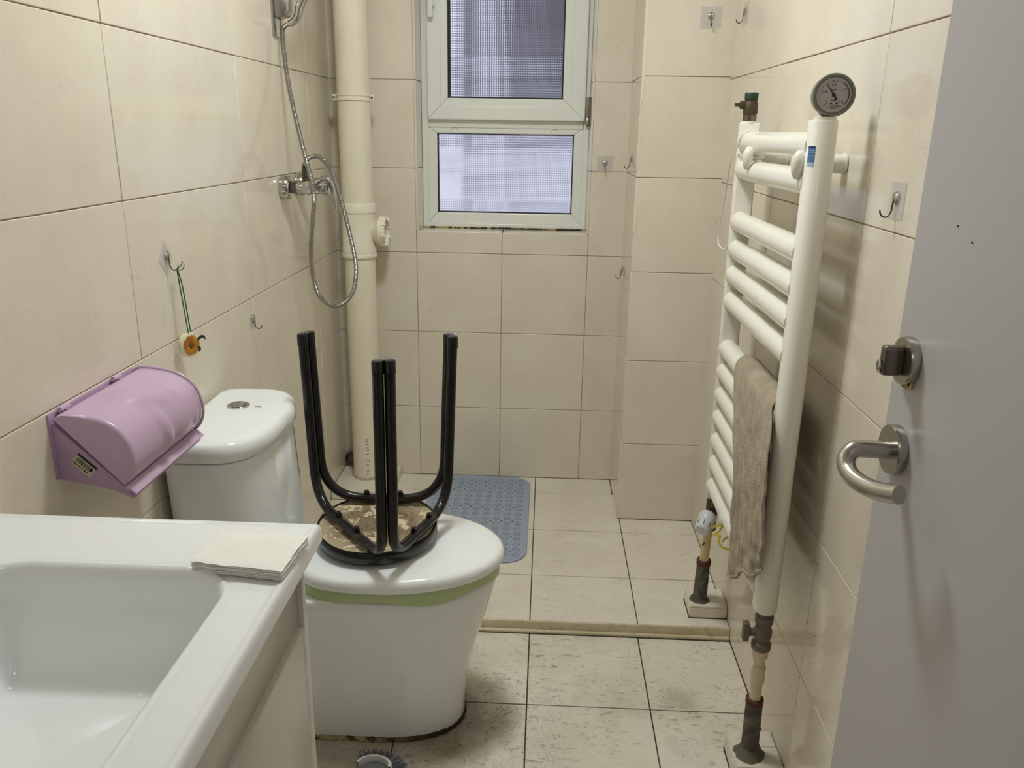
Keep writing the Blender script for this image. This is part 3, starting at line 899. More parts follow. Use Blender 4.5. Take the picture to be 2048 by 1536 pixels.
# ================================================================ washbasin and cabinet
bs = thing('washbasin', 'white ceramic washbasin with deep rectangular bowl on the left', 'washbasin', (-0.53, 0.70, 0.7885))
BX0, BX1, BY0, BY1 = XL + 0.001, -0.3005, 0.38, 1.008
ZT = 0.8125
def sdrr(x, y, cx, cy, hx, hy, r):
    qx, qy = abs(x - cx) - hx + r, abs(y - cy) - hy + r
    return math.hypot(max(qx, 0), max(qy, 0)) + min(max(qx, qy), 0) - r
def smooth(t): t = max(0, min(1, t)); return t * t * (3 - 2 * t)
gx, gy = [], []
nx, ny = 190, 240
v, f = [], []
for j in range(ny + 1):
    for i in range(nx + 1):
        x = BX0 + (BX1 - BX0) * i / nx; y = BY0 + (BY1 - BY0) * j / ny
        d = -sdrr(x, y, -0.535, 0.665, 0.172, 0.222, 0.075)
        z = ZT
        if d > 0:
            wall = 0.075
            t = min(1, d / wall)
            z -= 0.138 * (1 - (1 - t) ** 2.2) * smooth(min(1, d / 0.018) * 0.5 + 0.5 * t) + 0.012 * smooth((d - wall) / 0.1)
        elif d > -0.012: z -= 0.0018 * ((d + 0.012) / 0.012) ** 2
        e = min(x - BX0 + 0.02, BX1 - x, BY1 - y, y - BY0)
        z += 0.0026 * math.exp(-((e - 0.006) / 0.0045) ** 2)
        z -= 0.006 * max(0, 1 - e / 0.0045) ** 2
        v.append((x, y, z)); f_ = None
for j in range(ny):
    for i in range(nx):
        a = j * (nx + 1) + i
        f.append((a, a + 1, a + nx + 2, a + nx + 1))
edge = [i for i in range(nx + 1)] + [j * (nx + 1) + nx for j in range(1, ny + 1)] + [ny * (nx + 1) + i for i in range(nx - 1, -1, -1)] + [j * (nx + 1) for j in range(ny - 1, 0, -1)]
nb = len(v)
for e in edge: v.append((v[e][0], v[e][1], 0.7885))
m = len(edge)
for k in range(m): f.append((edge[k], edge[(k + 1) % m], nb + (k + 1) % m, nb + k))
MB().add(v, f).build('basin_top', M['basin'], bs, ang=50)
MB().lathe([(0.022, 0.0), (0.022, 0.003), (0.018, 0.004), (0.001, 0.003)], (-0.56, 0.545, 0.6625), n=24).build('drain', M['chrome'], bs)

cb = thing('vanity_cabinet', 'cream lacquered vanity cabinet under the washbasin', 'cabinet', (-0.53, 0.70, 0.0))
CX = -0.312; CY1 = 0.9565; CY0 = 0.40
box('side_panel', (XL + 0.002, CX, CY1 - 0.0135, CY1, 0.09, 0.787), M['cab_edge'], cb, 0.001)
box('side_panel', (XL + 0.002, CX, CY0, CY0 + 0.0135, 0.09, 0.787), M['cab_edge'], cb, 0.001)
box('bottom_panel', (XL + 0.002, CX - 0.02, CY0 + 0.014, CY1 - 0.014, 0.09, 0.106), M['cab'], cb)
box('back_panel', (XL + 0.002, XL + 0.012, CY0 + 0.014, CY1 - 0.014, 0.106, 0.66), M['cab'], cb)
box('top_rail', (CX - 0.024, CX - 0.008, CY0 + 0.014, CY1 - 0.014, 0.690, 0.787), M['cab'], cb, 0.001)
box('shadow_gap', (CX - 0.030, CX - 0.022, CY0 + 0.014, CY1 - 0.014, 0.11, 0.70), M['cab_dark'], cb)
ym = (CY0 + CY1) / 2
for (a, b) in ((CY0 + 0.016, ym - 0.0015), (ym + 0.0015, CY1 - 0.0165)):
    dd = box('door', (CX - 0.018, CX + 0.000, a, b, 0.095, 0.694), M['cab'], cb, 0.001)
    ring_y = b if b > ym + 0.1 else a
    box('edge_band', (CX - 0.0175, CX + 0.0006, b - 0.004 if b > ym + 0.1 else a, b + 0.0003 if b > ym + 0.1 else a + 0.004, 0.096, 0.693), M['cab_edge'], dd, 0.0005)
for (x, y) in ((-0.74, CY0 + 0.04), (-0.74, CY1 - 0.04), (CX - 0.05, CY0 + 0.04), (CX - 0.05, CY1 - 0.04)):
    MB().lathe([(0.022, 0.0), (0.022, 0.008), (0.016, 0.014), (0.016, 0.09)], (x, y, 0), n=20).build('foot', M['steel'], cb)

# folded tissues on the basin rim
tp = thing('tissue_pile', 'small pile of folded white paper tissues on the basin rim', 'tissue', (-0.36, 0.895, 0.8145))
rnd = random.Random(21)
quad = [(-0.4225, 0.868), (-0.3055, 0.853), (-0.2985, 0.944), (-0.4155, 0.943)]
NL = 6
for l_ in range(NL):
    n_ = 16
    jx, jy = rnd.uniform(-.0012, .0012), rnd.uniform(-.0012, .0012)
    z0 = 0.8152 + l_ * 0.0024
    T_, B_ = [], []
    edgej = [[rnd.uniform(-.0007, .0007) for _ in range(n_ + 1)] for _ in range(4)]
    for j in range(n_ + 1):
        for i in range(n_ + 1):
            u, w_ = i / n_, j / n_
            x = (1 - w_) * ((1 - u) * quad[0][0] + u * quad[1][0]) + w_ * ((1 - u) * quad[3][0] + u * quad[2][0])
            y = (1 - w_) * ((1 - u) * quad[0][1] + u * quad[1][1]) + w_ * ((1 - u) * quad[3][1] + u * quad[2][1])
            if i == 0: x += edgej[0][j]
            if i == n_: x += edgej[1][j] * 0.7
            if j == 0: y += edgej[2][i]
            if j == n_: y += edgej[3][i]
            wob = 0.0010 * math.sin(9 * u + l_) * math.sin(7 * w_ + 2 * l_) + 0.0005 * math.sin(31 * u + 17 * w_ + l_)
            b_ = min(u, 1 - u, w_, 1 - w_)
            round_ = -0.0009 * max(0, 1 - b_ / 0.08) ** 2
            z = z0 + (wob * (0.2 + 0.8 * l_ / NL) if l_ else 0)
            T_.append((x + jx, y + jy, z + 0.0023 + round_)); B_.append((x + jx, y + jy, z - round_))
    W_ = n_ + 1; tot = W_ * W_
    F_ = []
    for j in range(n_):
        for i in range(n_):
            a = j * W_ + i
            F_.append((a, a + 1, a + W_ + 1, a + W_)); F_.append((tot + a, tot + a + W_, tot + a + W_ + 1, tot + a + 1))
    ed = [i for i in range(W_)] + [j * W_ + n_ for j in range(1, W_)] + [n_ * W_ + i for i in range(n_ - 1, -1, -1)] + [j * W_ for j in range(n_ - 1, 0, -1)]
    for k in range(len(ed)): F_.append((ed[k], tot + ed[k], tot + ed[(k + 1) % len(ed)], ed[(k + 1) % len(ed)]))
    MB().add(T_ + B_, F_).build('sheet', M['paper'], tp, ang=60)

# ================================================================ lilac tissue holder
th = thing('tissue_holder', 'lilac plastic toilet paper holder box on the left wall', 'holder', (XL, 1.29, 0.77))
HY0, HY1 = 1.160, 1.420
tray = [(-0.7635, 0.893), (-0.7635, 0.797), (-0.700, 0.787), (-0.661, 0.775), (-0.646, 0.7665), (-0.643, 0.770), (-0.6565, 0.787)]
MB().rings([[(x, HY0, z) for x, z in tray], [(x, HY1, z) for x, z in tray]]).build('tray', M['purple_dk'], th, 0.002)
MB().rings([[(x, y, z) for x, z in ((-0.6585, 0.7865), (-0.6405, 0.7745), (-0.6385, 0.7770), (-0.6535, 0.7905))] for y in (HY0 - 0.001, HY1 + 0.004)]).build('front_lip', M['purple'], th, 0.0012)
box('back_plate', (XL + 0.0003, XL + 0.004, HY0 - 0.004, HY1 + 0.002, 0.797, 0.906), M['purple_dk'], th, 0.001)
lidp = catmull([(-0.7575, 0, 0.8985), (-0.744, 0, 0.9065), (-0.712, 0, 0.9050), (-0.676, 0, 0.8965), (-0.651, 0, 0.8780), (-0.639, 0, 0.852), (-0.6365, 0, 0.826), (-0.6435, 0, 0.804), (-0.6565, 0, 0.7900)], 8)
NY = 64
def relief(u, s_):
    """low moulded swirls on the lid, u along Y 0..1, s_ along the curve 0..1"""
    h = 0
    def blob(u0, s0, a, b, th_, amp):
        du, ds = u - u0, s_ - s0
        c, q = math.cos(th_), math.sin(th_)
        p, r = (c * du + q * ds) / a, (-q * du + c * ds) / b
        return amp * math.exp(-(p * p + r * r) ** 1.6)
    h += blob(0.47, 0.36, 0.20, 0.10, 0.45, 0.0095)
    h += blob(0.45, 0.66, 0.055, 0.19, -0.15, 0.0065)
    h += blob(0.74, 0.62, 0.19, 0.24, 0.0, 0.0065)
    h += blob(0.69, 0.44, 0.035, 0.06, -0.4, 0.0032)
    h += blob(0.84, 0.74, 0.016, 0.07, 0.1, 0.0030)
    return h
R = []
cen = Vector((-0.71, 0, 0.83))
for k in range(NY + 1):
    u = k / NY; y = HY0 + (HY1 - HY0) * u
    e = min(u, 1 - u) * (HY1 - HY0)
    rnd_ = 0.004 * max(0, 1 - e / 0.005) ** 2
    r = []
    for i, p in enumerate(lidp):
        s_ = i / (len(lidp) - 1)
        d = (Vector((p.x, 0, p.z)) - cen).normalized()
        h = relief(u, s_) - rnd_ * math.sin(math.pi * s_) ** 0.5
        r.append((p.x + d.x * h, y, p.z + d.z * h))
    R.append(r)
MB().rings(R).build('lid', M['purple'], th, ang=50)
# rolled rim at the far end of the lid
MB().tube([(p.x * 1.0 + (p.x + 0.71) * 0.03, HY1, p.z + (p.z - 0.83) * 0.03) for p in lidp], 0.0028, 8).build('lid_rim', M['purple'], th)
for y in (1.188, 1.352):
    MB().lathe([(0.0045, -0.012), (0.0045, 0.012)], (-0.7545, y, 0.9085), 'Y', 14).build('hinge', M['purple'], th)
    MB().box(-0.7635, -0.745, y - 0.004, y + 0.004, 0.902, 0.9075).build('hinge_tab', M['purple_dk'], th)
# price label with bars on the near end
def lab(u, w_):    # label axes on the near end face (XZ plane)
    c, s_ = math.cos(math.radians(-43)), math.sin(math.radians(-43))
    return (-0.7185 + c * u - s_ * w_, HY0 - 0.0004, 0.8225 + s_ * u + c * w_)
def lq(mb, u0, u1, w0, w1, lift_):
    p = [lab(u0, w0), lab(u1, w0), lab(u1, w1), lab(u0, w1)]
    mb.add([(a, b - lift_, c) for a, b, c in p] + [(a, HY0 - 0.0002, c) for a, b, c in p], [(0, 1, 2, 3), (7, 6, 5, 4), (0, 4, 5, 1), (1, 5, 6, 2), (2, 6, 7, 3), (3, 7, 4, 0)])
mb = MB(); lq(mb, -0.018, 0.018, -0.010, 0.010, 0.0); lbl = mb.build('price_label', M['stickpaper'], th, smooth=False)
mb = MB(); lq(mb, -0.0185, 0.0185, 0.0075, 0.0115, 0.0003)
rnd = random.Random(9); u = -0.015
while u < 0.008:
    w_ = rnd.choice([0.0006, 0.001, 0.0016]); lq(mb, u, u + w_, -0.003, 0.0055, 0.0003); u += w_ + rnd.choice([0.0007, 0.0011])
lq(mb, 0.0105, 0.0155, -0.002, 0.005, 0.0003)
for k in range(9):
    u = -0.0165 + k * 0.0036; lq(mb, u, u + rnd.uniform(0.001, 0.0025), -0.0088 + rnd.uniform(0, .002), -0.0052, 0.0003)
mb.build('label_print', M['barcode'], lbl, smooth=False)

# ================================================================ hooks
def hook(label, pos, nrm, diamond=False, size=0.052, hookdrop=0.026, group='clear adhesive wall hooks', film=True):
    """pos on the wall, nrm the wall's outward direction"""
    n = Vector(nrm); t = Vector((0, 0, 1)).cross(n).normalized(); up_ = Vector((0, 0, 1)); p = Vector(pos)
    o = thing('wall_hook', label, 'hook', pos, group)
    h = size / 2
    cor = [(-h, -h), (h, -h), (h, h), (-h, h)] if not diamond else [(0, -h * 1.3), (h * 1.15, 0), (0, h * 1.3), (-h * 1.15, 0)]
    if film:
        rr = []
        for q, dep in ((cor, 0.0008), (cor, 0.0016)):
            rr.append([p + t * a + up_ * b + n * dep for a, b in q])
        MB().rings(rr).build('film', M['clear'], o, smooth=False)
    mb = MB()
    mb.tube([p + n * 0.0012 + up_ * 0.004, p + n * 0.003 + up_ * 0.004, p + n * 0.0055 + up_ * 0.004, p + n * 0.0065 + up_ * 0.004], [0.0095, 0.0095, 0.007, 0.001], 20)
    bd = mb.build('boss', M['chrome'], o)
    pts = [p + n * 0.005 + up_ * 0.006, p + n * 0.006 - up_ * 0.006, p + n * 0.007 - up_ * (hookdrop * 0.7), p + n * 0.013 - up_ * hookdrop, p + n * 0.021 - up_ * (hookdrop * 0.9), p + n * 0.024 - up_ * (hookdrop * 0.62)]
    MB().tube(catmull(pts, 6), 0.0014, 8).build('hook_wire', M['steel_dk'], o)
    return o
hook('clear diamond-shaped hook carrying the sunflower charm', (XL + 0.0004, 1.612, 1.083), (1, 0, 0), diamond=True, size=0.058)
hook('small bare hook on left wall between toilet tank and mixer', (XL + 0.0004, 2.062, 0.852), (1, 0, 0), size=0.036, hookdrop=0.022)
hook('clear square hook high on the pillar front', (0.4642, YP - 0.0004, 1.664), (0, -1, 0), size=0.060)
hook('clear square hook on the narrow wall right of the window', (0.197, YB - 0.0004, 1.2314), (0, -1, 0), size=0.056)
hook('hook on the pillar flank level with the low window pane', (XP - 0.0004, 2.80, 1.250), (-1, 0, 0), size=0.046)
hook('lower hook on the pillar flank, below window level', (XP - 0.0004, 2.895, 0.872), (-1, 0, 0), size=0.040, hookdrop=0.030)
hook('hook high on the right wall beside the pillar', (XR - 0.0004, 2.50, 1.660), (-1, 0, 0), size=0.058)
hook('clear square hook on the right wall near the door edge', (XR - 0.0004, 1.303, 1.244), (-1, 0, 0), size=0.056)

# sunflower charm
ch = thing('sunflower_charm', 'round cream charm with a dried sunflower on a green cord', 'charm', (XL, 1.625, 0.872))
cy, cz, cx = 1.628, 0.8985, XL + 0.017
DT = Matrix.Rotation(math.radians(-22), 4, 'Z')
def cp_(h, y, z):
    q = DT @ Vector((h, y, 0)); return (cx + q.x, cy + q.y, cz + z)
R = []
for (r, h) in ((0.022, 0.0), (0.026, 0.0015), (0.027, 0.006), (0.026, 0.011), (0.0235, 0.0125)):
    R.append([cp_(h, r * math.cos(2 * math.pi * k / 36), r * math.sin(2 * math.pi * k / 36)) for k in range(36)])
MB().rings(R).build('disc', M['cream'], ch)
rnd = random.Random(4)
for k in range(30):
    a = 2 * math.pi * k / 30 + rnd.uniform(-.05, .05); r0, r1 = 0.005, rnd.uniform(0.0215, 0.0235); w_ = 0.0023
    d = Vector((math.cos(a), math.sin(a))); q = Vector((-d.y, d.x))
    hh = 0.0132 + rnd.uniform(0, .0008)
    P_ = [d * r0 - q * w_ * .6, d * (r0 + r1) / 2 - q * w_, d * r1, d * (r0 + r1) / 2 + q * w_, d * r0 + q * w_ * .6]
    top_ = [cp_(hh + (0.0012 if i in (1, 3) else 0), p.x, p.y) for i, p in enumerate(P_)]; bot_ = [cp_(0.0122, p.x, p.y) for p in P_]
    MB().rings([bot_, top_]).build('petal', M['petal'], ch, smooth=False)
MB().rings([[cp_(h, r * math.cos(2 * math.pi * k / 20), r * math.sin(2 * math.pi * k / 20)) for k in range(20)] for r, h in ((0.0066, 0.0125), (0.0062, 0.015), (0.003, 0.0158))]).build('flower_core', M['petalcore'], ch)
for pts in ([(0.013, 0.016, 0.006), (0.016, 0.022, 0.012), (0.019, 0.029, 0.013), (0.019, 0.034, 0.006)], [(0.0125, 0.017, -0.006), (0.0135, 0.021, -0.012), (0.0125, 0.019, -0.019)]):
    MB().tube([cp_(*p) for p in catmull(pts, 5)], lambda t: 0.0008 + 0.0028 * math.sin(math.pi * min(1, t * 1.02)) ** 1.0, 6).build('leaf', M['leaf'], ch)
kx = XL + 0.016
MB().tube(catmull([(kx, 1.622, 1.058), (kx + 0.002, 1.623, 1.02), (cx + 0.009, cy - 0.006, cz + 0.025)], 6), 0.0013, 8).build('cord', M['cordgreen'], ch)
MB().tube(catmull([(kx, 1.623, 1.058), (kx + 0.005, 1.628, 1.02), (cx + 0.009, cy + 0.005, cz + 0.025)], 6), 0.0013, 8).build('cord', M['cordgreen'], ch)
MB().tube(catmull([(kx, 1.622, 1.056), (kx + 0.002, 1.636, 1.062), (kx + 0.003, 1.645, 1.070)], 5), 0.001, 6).tube(catmull([(kx, 1.622, 1.055), (kx + 0.003, 1.640, 1.054), (kx + 0.003, 1.651, 1.062)], 5), 0.001, 6).build('knot_end', M['cordgreen'], ch)

# ================================================================ shower
mx = thing('shower_mixer', 'chrome shower mixer tap on the left wall', 'tap', (XL, 2.42, 1.16))
mz = 1.172
for k, y in enumerate((2.375, 2.525)):
    MB().lathe([(0.033, 0.0), (0.034, 0.004), (0.033, 0.022), (0.028, 0.028), (0.016, 0.029)], (XL + 0.0005, y, mz), 'X', 40).build('rose', M['chrome'], mx)
    MB().tube([(XL + 0.026, y, mz), (XL + 0.046, y, mz)], 0.0165, 6).build('nut', M['steel_dk'], mx)
    MB().tube([(XL + 0.044, y, mz), (XL + 0.062, y, mz), (XL + 0.075, y + (0.02 if k == 0 else -0.02), mz)], [0.014, 0.014, 0.015], 24).build('inlet', M['chrome'], mx)
body = MB().lathe([(0.012, 2.360), (0.019, 2.364), (0.020, 2.40), (0.024, 2.43), (0.024, 2.47), (0.020, 2.50), (0.019, 2.536), (0.012, 2.540)], (XL + 0.078, 0, mz), 'Y', 32).build('body', M['chrome'], mx)
MB().lathe([(0.021, 0.080), (0.0215, 0.084), (0.0215, 0.112), (0.020, 0.119), (0.012, 0.121)], (XL, 2.445, mz - 0.002), 'X', 32).build('cartridge', M['chrome'], mx)
lv = catmull([(XL + 0.098, 2.443, mz + 0.021), (XL + 0.118, 2.442, mz + 0.020), (XL + 0.132, 2.440, mz - 0.002), (XL + 0.136, 2.436, mz - 0.036), (XL + 0.138, 2.433, mz - 0.066)], 8)
MB().tube(lv, lambda t: 0.0105 - 0.0062 * t, 14).build('lever', M['chrome'], mx)
MB().lathe([(0.0035, 0), (0.0035, 0.001)], (XL + 0.121, 2.445, mz - 0.002), 'X', 12).build('lever_mark', M['rubber'], mx)
MB().tube([(-0.700, 2.405, mz + 0.012), (-0.702, 2.403, mz + 0.030)], 0.0115, 6).build('hose_nut', M['steel_dk'], mx)
# hose
hs = [(-0.7022, 2.4028, mz + 0.0312), (-0.703, 2.402, 1.220), (-0.6965, 2.400, 1.245), (-0.679, 2.40, 1.2565), (-0.6605, 2.40, 1.2580), (-0.640, 2.40, 1.243), (-0.6212, 2.40, 1.2145), (-0.598, 2.40, 1.130), (-0.5782, 2.40, 1.037), (-0.5665, 2.40, 0.970), (-0.5650, 2.40, 0.9265), (-0.574, 2.40, 0.875), (-0.5944, 2.40, 0.8426), (-0.618, 2.40, 0.826), (-0.641, 2.40, 0.823), (-0.666, 2.40, 0.838), (-0.6845, 2.40, 0.8633), (-0.696, 2.40, 0.920), (-0.6969, 2.40, 0.9905), (-0.689, 2.40, 1.060), (-0.6796, 2.40, 1.1359), (-0.684, 2.40, 1.195), (-0.6964, 2.40, 1.2480), (-0.7204, 2.40, 1.3704), (-0.736, 2.405, 1.46), (-0.744, 2.41, 1.5352), (-0.745, 2.412, 1.590), (-0.730, 2.412, 1.608)]
# the rising run passes in front of the mixer: bring it towards the room
for i, yv in {17: 2.392, 18: 2.37, 19: 2.335, 20: 2.315, 21: 2.325, 22: 2.355, 23: 2.39}.items():
    x, y, z = hs[i]; q = yv / 2.40
    hs[i] = (x * q, yv, 1.3357 + (z - 1.3357) * q)
path = resample(catmull(hs, 16), 0.0014)
sh = thing('shower_hose', 'ribbed metal shower hose looping down from the mixer', 'hose', (-0.64, 2.40, 0.815))
MB().tube(path, [0.0066 if (i // 1) % 3 else 0.0057 for i in range(len(path))], 12).build('hose', M['hose'], sh, ang=30)
MB().tube(resample(path[:24], 0.002), 0.0078, 14).build('ferrule', M['steel_dk'], sh)
# wall holder
ho = thing('shower_holder', 'chrome wall bracket holding the hand shower', 'bracket', (XL, 2.42, 1.585))
MB().box(XL + 0.0005, XL + 0.006, 2.385, 2.455, 1.576, 1.70).build('back_plate', M['chrome'], ho, 0.002)
MB().rings([[(XL + 0.006, y, z) for y, z in ((2.392, 1.622), (2.448, 1.622), (2.448, 1.682), (2.392, 1.682))], [(XL + 0.036, y, z) for y, z in ((2.396, 1.628), (2.444, 1.628), (2.444, 1.680), (2.396, 1.680))], [(XL + 0.046, y, z) for y, z in ((2.402, 1.642), (2.438, 1.642), (2.438, 1.674), (2.402, 1.674))]]).build('arm', M['steel'], ho, 0.004, 3)
hsw = thing('hand_shower', 'chrome hand shower resting in its wall bracket', 'shower', (XL + 0.06, 2.42, 1.62))
MB().tube(catmull([(-0.7265, 2.412, 1.609), (-0.712, 2.413, 1.615), (-0.700, 2.414, 1.630), (-0.692, 2.415, 1.655), (-0.668, 2.418, 1.70), (-0.615, 2.42, 1.80)], 5), lambda t: 0.0075 + 0.0065 * t ** 0.6, 20).build('handle', M['chrome'], hsw)
d = Vector((0.75, 0, -0.66)); u_ = Vector((0.66, 0, 0.75)); s_ = Vector((0, 1, 0)); c0 = Vector((-0.595, 2.42, 1.835))
MB().rings([[c0 + d * h + (u_ * math.cos(a) + s_ * math.sin(a)) * r for a in [2 * math.pi * k / 32 for k in range(32)]] for r, h in ((0.02, -0.016), (0.045, -0.008), (0.05, 0.004), (0.048, 0.010), (0.01, 0.010))]).build('spray_head', M['chrome'], hsw)

# ================================================================ waste pipe in the corner
pp = thing('waste_pipe', 'tall cream plastic waste pipe standing in the far left corner', 'pipe', (-0.658, 2.865, 0.07))
PX, PY, PR = -0.658, 2.865, 0.0545
MB().lathe([(PR, 0.072), (PR, 0.93)], (PX, PY, 0), n=48).build('lower_pipe', M['pvc'], pp)
MB().lathe([(PR, 1.07), (PR, ZC)], (PX, PY, 0), n=48).build('upper_pipe', M['pvc'], pp)
tee = MB().lathe([(PR + 0.001, 0.905), (0.0615, 0.906), (0.0615, 0.914), (0.0595, 0.916), (0.0595, 0.940), (0.0575, 0.944), (0.0575, 1.058), (0.0605, 1.060), (0.0605, 1.088), (0.0585, 1.0905), (PR + 0.001, 1.0915)], (PX, PY, 0), n=48).build('tee', M['pvc_new'], pp)
MB().lathe([(0.022, 0.035), (0.050, 0.074), (0.0525, 0.075), (0.0525, 0.088), (0.0505, 0.089), (0.0505, 0.098), (0.046, 0.099), (0.045, 0.086), (0.005, 0.085)], (PX, PY, 0.9935), 'X', 40).build('branch_socket', M['pvc_new'], pp)
for a in range(8):
    an = math.pi / 4 * a + 0.2
    MB().box(PX + 0.088, PX + 0.102, -0.006, 0.006, -0.0035, 0.0035, Matrix.Translation((0, PY + 0.0475 * math.cos(an), 0.9935 + 0.0475 * math.sin(an))) @ Matrix.Rotation(an, 4, 'X')).build('plug_lug', M['pvc_new'], tee, 0.0008)
cl = MB().lathe([(PR + 0.0004, 1.425), (PR + 0.004, 1.426), (PR + 0.004, 1.431), (PR + 0.0025, 1.432), (PR + 0.0025, 1.439), (PR + 0.004, 1.440), (PR + 0.004, 1.4455), (PR + 0.0004, 1.4465)], (PX, PY, 0), n=48).build('pipe_clip', M['pvc_new'], pp)
for s_ in (-1, 1):
    MB().box(PX + s_ * 0.064 - 0.006, PX + s_ * 0.064 + 0.006, PY - 0.012, PY + 0.012, 1.426, 1.4455).build('clip_ear', M['pvc_new'], cl, 0.002)
    MB().lathe([(0.0035, 0), (0.0035, -0.003)], (PX + s_ * 0.064, PY - 0.012, 1.436), 'Y', 10).build('screw', M['brass'], cl)
# faint vertical print on the lower pipe
rnd = random.Random(8); mb = MB()
for k in range(24):
    z = 0.085 + k * 0.0056 + (0.02 if k > 11 else 0)
    if rnd.random() < .25: continue
    a = -1.42 + rnd.uniform(-.03, .03)
    for q in range(2):
        aa = a + q * 0.10
        x, y = PX + (PR + 0.0003) * math.cos(aa), PY + (PR + 0.0003) * math.sin(aa)
        mb.box(x - 0.0022, x + 0.0022, y - 0.0002, y + 0.0012, z, z + rnd.uniform(0.0008, 0.0030))
mb.build('pipe_print', M['ink'], pp)
mb = MB(); 
for k in range(44):
    a = 2 * math.pi * k / 44; r_ = PR + rnd.uniform(0.0, 0.005)
    mb.lathe([(rnd.uniform(.004, .009), 0), (0.002, rnd.uniform(0.003, 0.009))], (PX + r_ * math.cos(a), PY + r_ * math.sin(a), 0.0703), n=7)
mb.build('mortar_ring', M['blockend'], pp)
pl = thing('corner_plinth', 'low tiled plinth at the foot of the waste pipe', 'plinth', (-0.655, 2.84, ZS))
pb = box('plinth_core', (XL + 0.001, -0.549, 2.711, YB - 0.001, ZS, 0.0675), M['blockend'], pl)
tile(pl, 'Z', 0.0710, 1, XL + 0.001, -0.545, 2.708, 2.850, M['ftile_rear'], name='top_tile', thick=0.006)
tile(pl, 'Z', 0.0710, 1, XL + 0.001, -0.545, 2.850, YB - 0.001, M['ftile_rear'], name='top_tile', thick=0.006)
tile(pl, 'Y', 2.7075, -1, XL + 0.001, -0.545, ZS + 0.001, 0.0655, M['ftile_rear'], name='front_tile', thick=0.005)
tile(pl, 'X', -0.5455, 1, 2.711, YB - 0.001, ZS + 0.001, 0.0655, M['ftile_rear'], name='side_tile', thick=0.005)
# drain cover leaning in the corner behind the pipe
dc = thing('drain_cover', 'small round metal drain cover leaning behind the waste pipe', 'drain cover', (-0.735, 2.94, 0.071))
DM = Matrix.Translation((-0.738, 2.941, 0.101)) @ Matrix.Rotation(math.radians(-14), 4, 'X')
MB().rings([[DM @ Vector((r * math.cos(a), h, r * math.sin(a))) for a in [2 * math.pi * k / 32 for k in range(32)]] for r, h in ((0.0295, 0.004), (0.0300, 0.0), (0.0285, -0.003), (0.024, -0.003), (0.023, 0.0), (0.023, 0.004))]).build('rim', M['steel_dk'], dc)
for k in range(6):
    a = math.pi / 6 * k
    MB().box(-0.0235, 0.0235, -0.001, 0.001, -0.0022, 0.0022, DM @ Matrix.Rotation(a, 4, 'Y')).build('spoke', M['steel_dk'], dc)
MB().rings([[DM @ Vector((r * math.cos(a), h, r * math.sin(a))) for a in [2 * math.pi * k / 24 for k in range(24)]] for r, h in ((0.008, 0.002), (0.008, -0.002), (0.002, -0.003))]).build('hub', M['steel_dk'], dc)

# ================================================================ bath mat
mt = thing('bath_mat', 'grey-blue vinyl shower mat with suction cups on the raised floor', 'mat', (-0.225, 2.62, ZS))
MX0, MX1, MY0, MY1 = -0.415, -0.0365, 2.288, 2.955
pts = []
rc = 0.075
for (cx_, cy_, a0) in ((MX1 - rc, MY1 - rc, 0), (MX0 + rc, MY1 - rc, 90), (MX0 + rc, MY0 + rc, 180), (MX1 - rc, MY0 + rc, 270)):
    for k in range(11):
        a = math.radians(a0 + 9 * k); pts.append((cx_ + rc * math.cos(a), cy_ + rc * math.sin(a)))
def shr(k): 
    cx_, cy_ = (MX0 + MX1) / 2, (MY0 + MY1) / 2
    return [(x - k * (1 if x > cx_ else -1), y - k * (1 if y > cy_ else -1)) for x, y in pts]
MB().rings([[(x, y, ZS + 0.0006) for x, y in shr(0.002)], [(x, y, ZS + 0.003) for x, y in pts], [(x, y, ZS + 0.0055) for x, y in shr(0.002)], [(x, y, ZS + 0.0056) for x, y in shr(0.02)]]).build('mat_sheet', M['mat'], mt)
# moulded oval cups and drain holes
def oval_mesh():
    m = MB()
    R = [[(0.0125 * k * math.cos(a), 0.0105 * k * math.sin(a), z) for a in [2 * math.pi * q / 14 for q in range(14)]] for k, z in ((1.0, 0.0), (0.93, 0.0016), (0.72, 0.0016), (0.62, 0.0002))]
    return m.rings(R, False, False)
me = None
cnt = 0
for i in range(9):
    for j in range(17):
        x = MX1 - 0.036 - i * 0.0385; y = MY0 + 0.045 + j * 0.0362
        if cnt == 0:
            base = oval_mesh(); base.v = [(a + x, b + y, c + ZS + 0.0056) for a, b, c in base.v]
            o = base.build('suction_cup', M['matring'], mt, ang=60)
            bx_, by_ = x, y
        else:
            o2 = o.copy(); link(o2); o2.parent = mt; o2.location = (x - bx_, y - by_, 0)
        cnt += 1
hb = None
for i in range(8):
    for j in (0, 3, 6, 9, 13, 14, 15):
        x = MX1 - 0.036 - (i + 0.5) * 0.0385; y = MY0 + 0.045 + (j + 0.5) * 0.0362
        if hb is None:
            hb = MB().lathe([(0.0038, ZS + 0.0055), (0.0032, ZS + 0.0060), (0.001, ZS + 0.0058)], (x, y, 0), n=10).build('drain_hole', M['mathole'], mt); hx, hy_ = x, y
        else:
            o2 = hb.copy(); link(o2); o2.parent = mt; o2.location = (x - hx, y - hy_, 0)

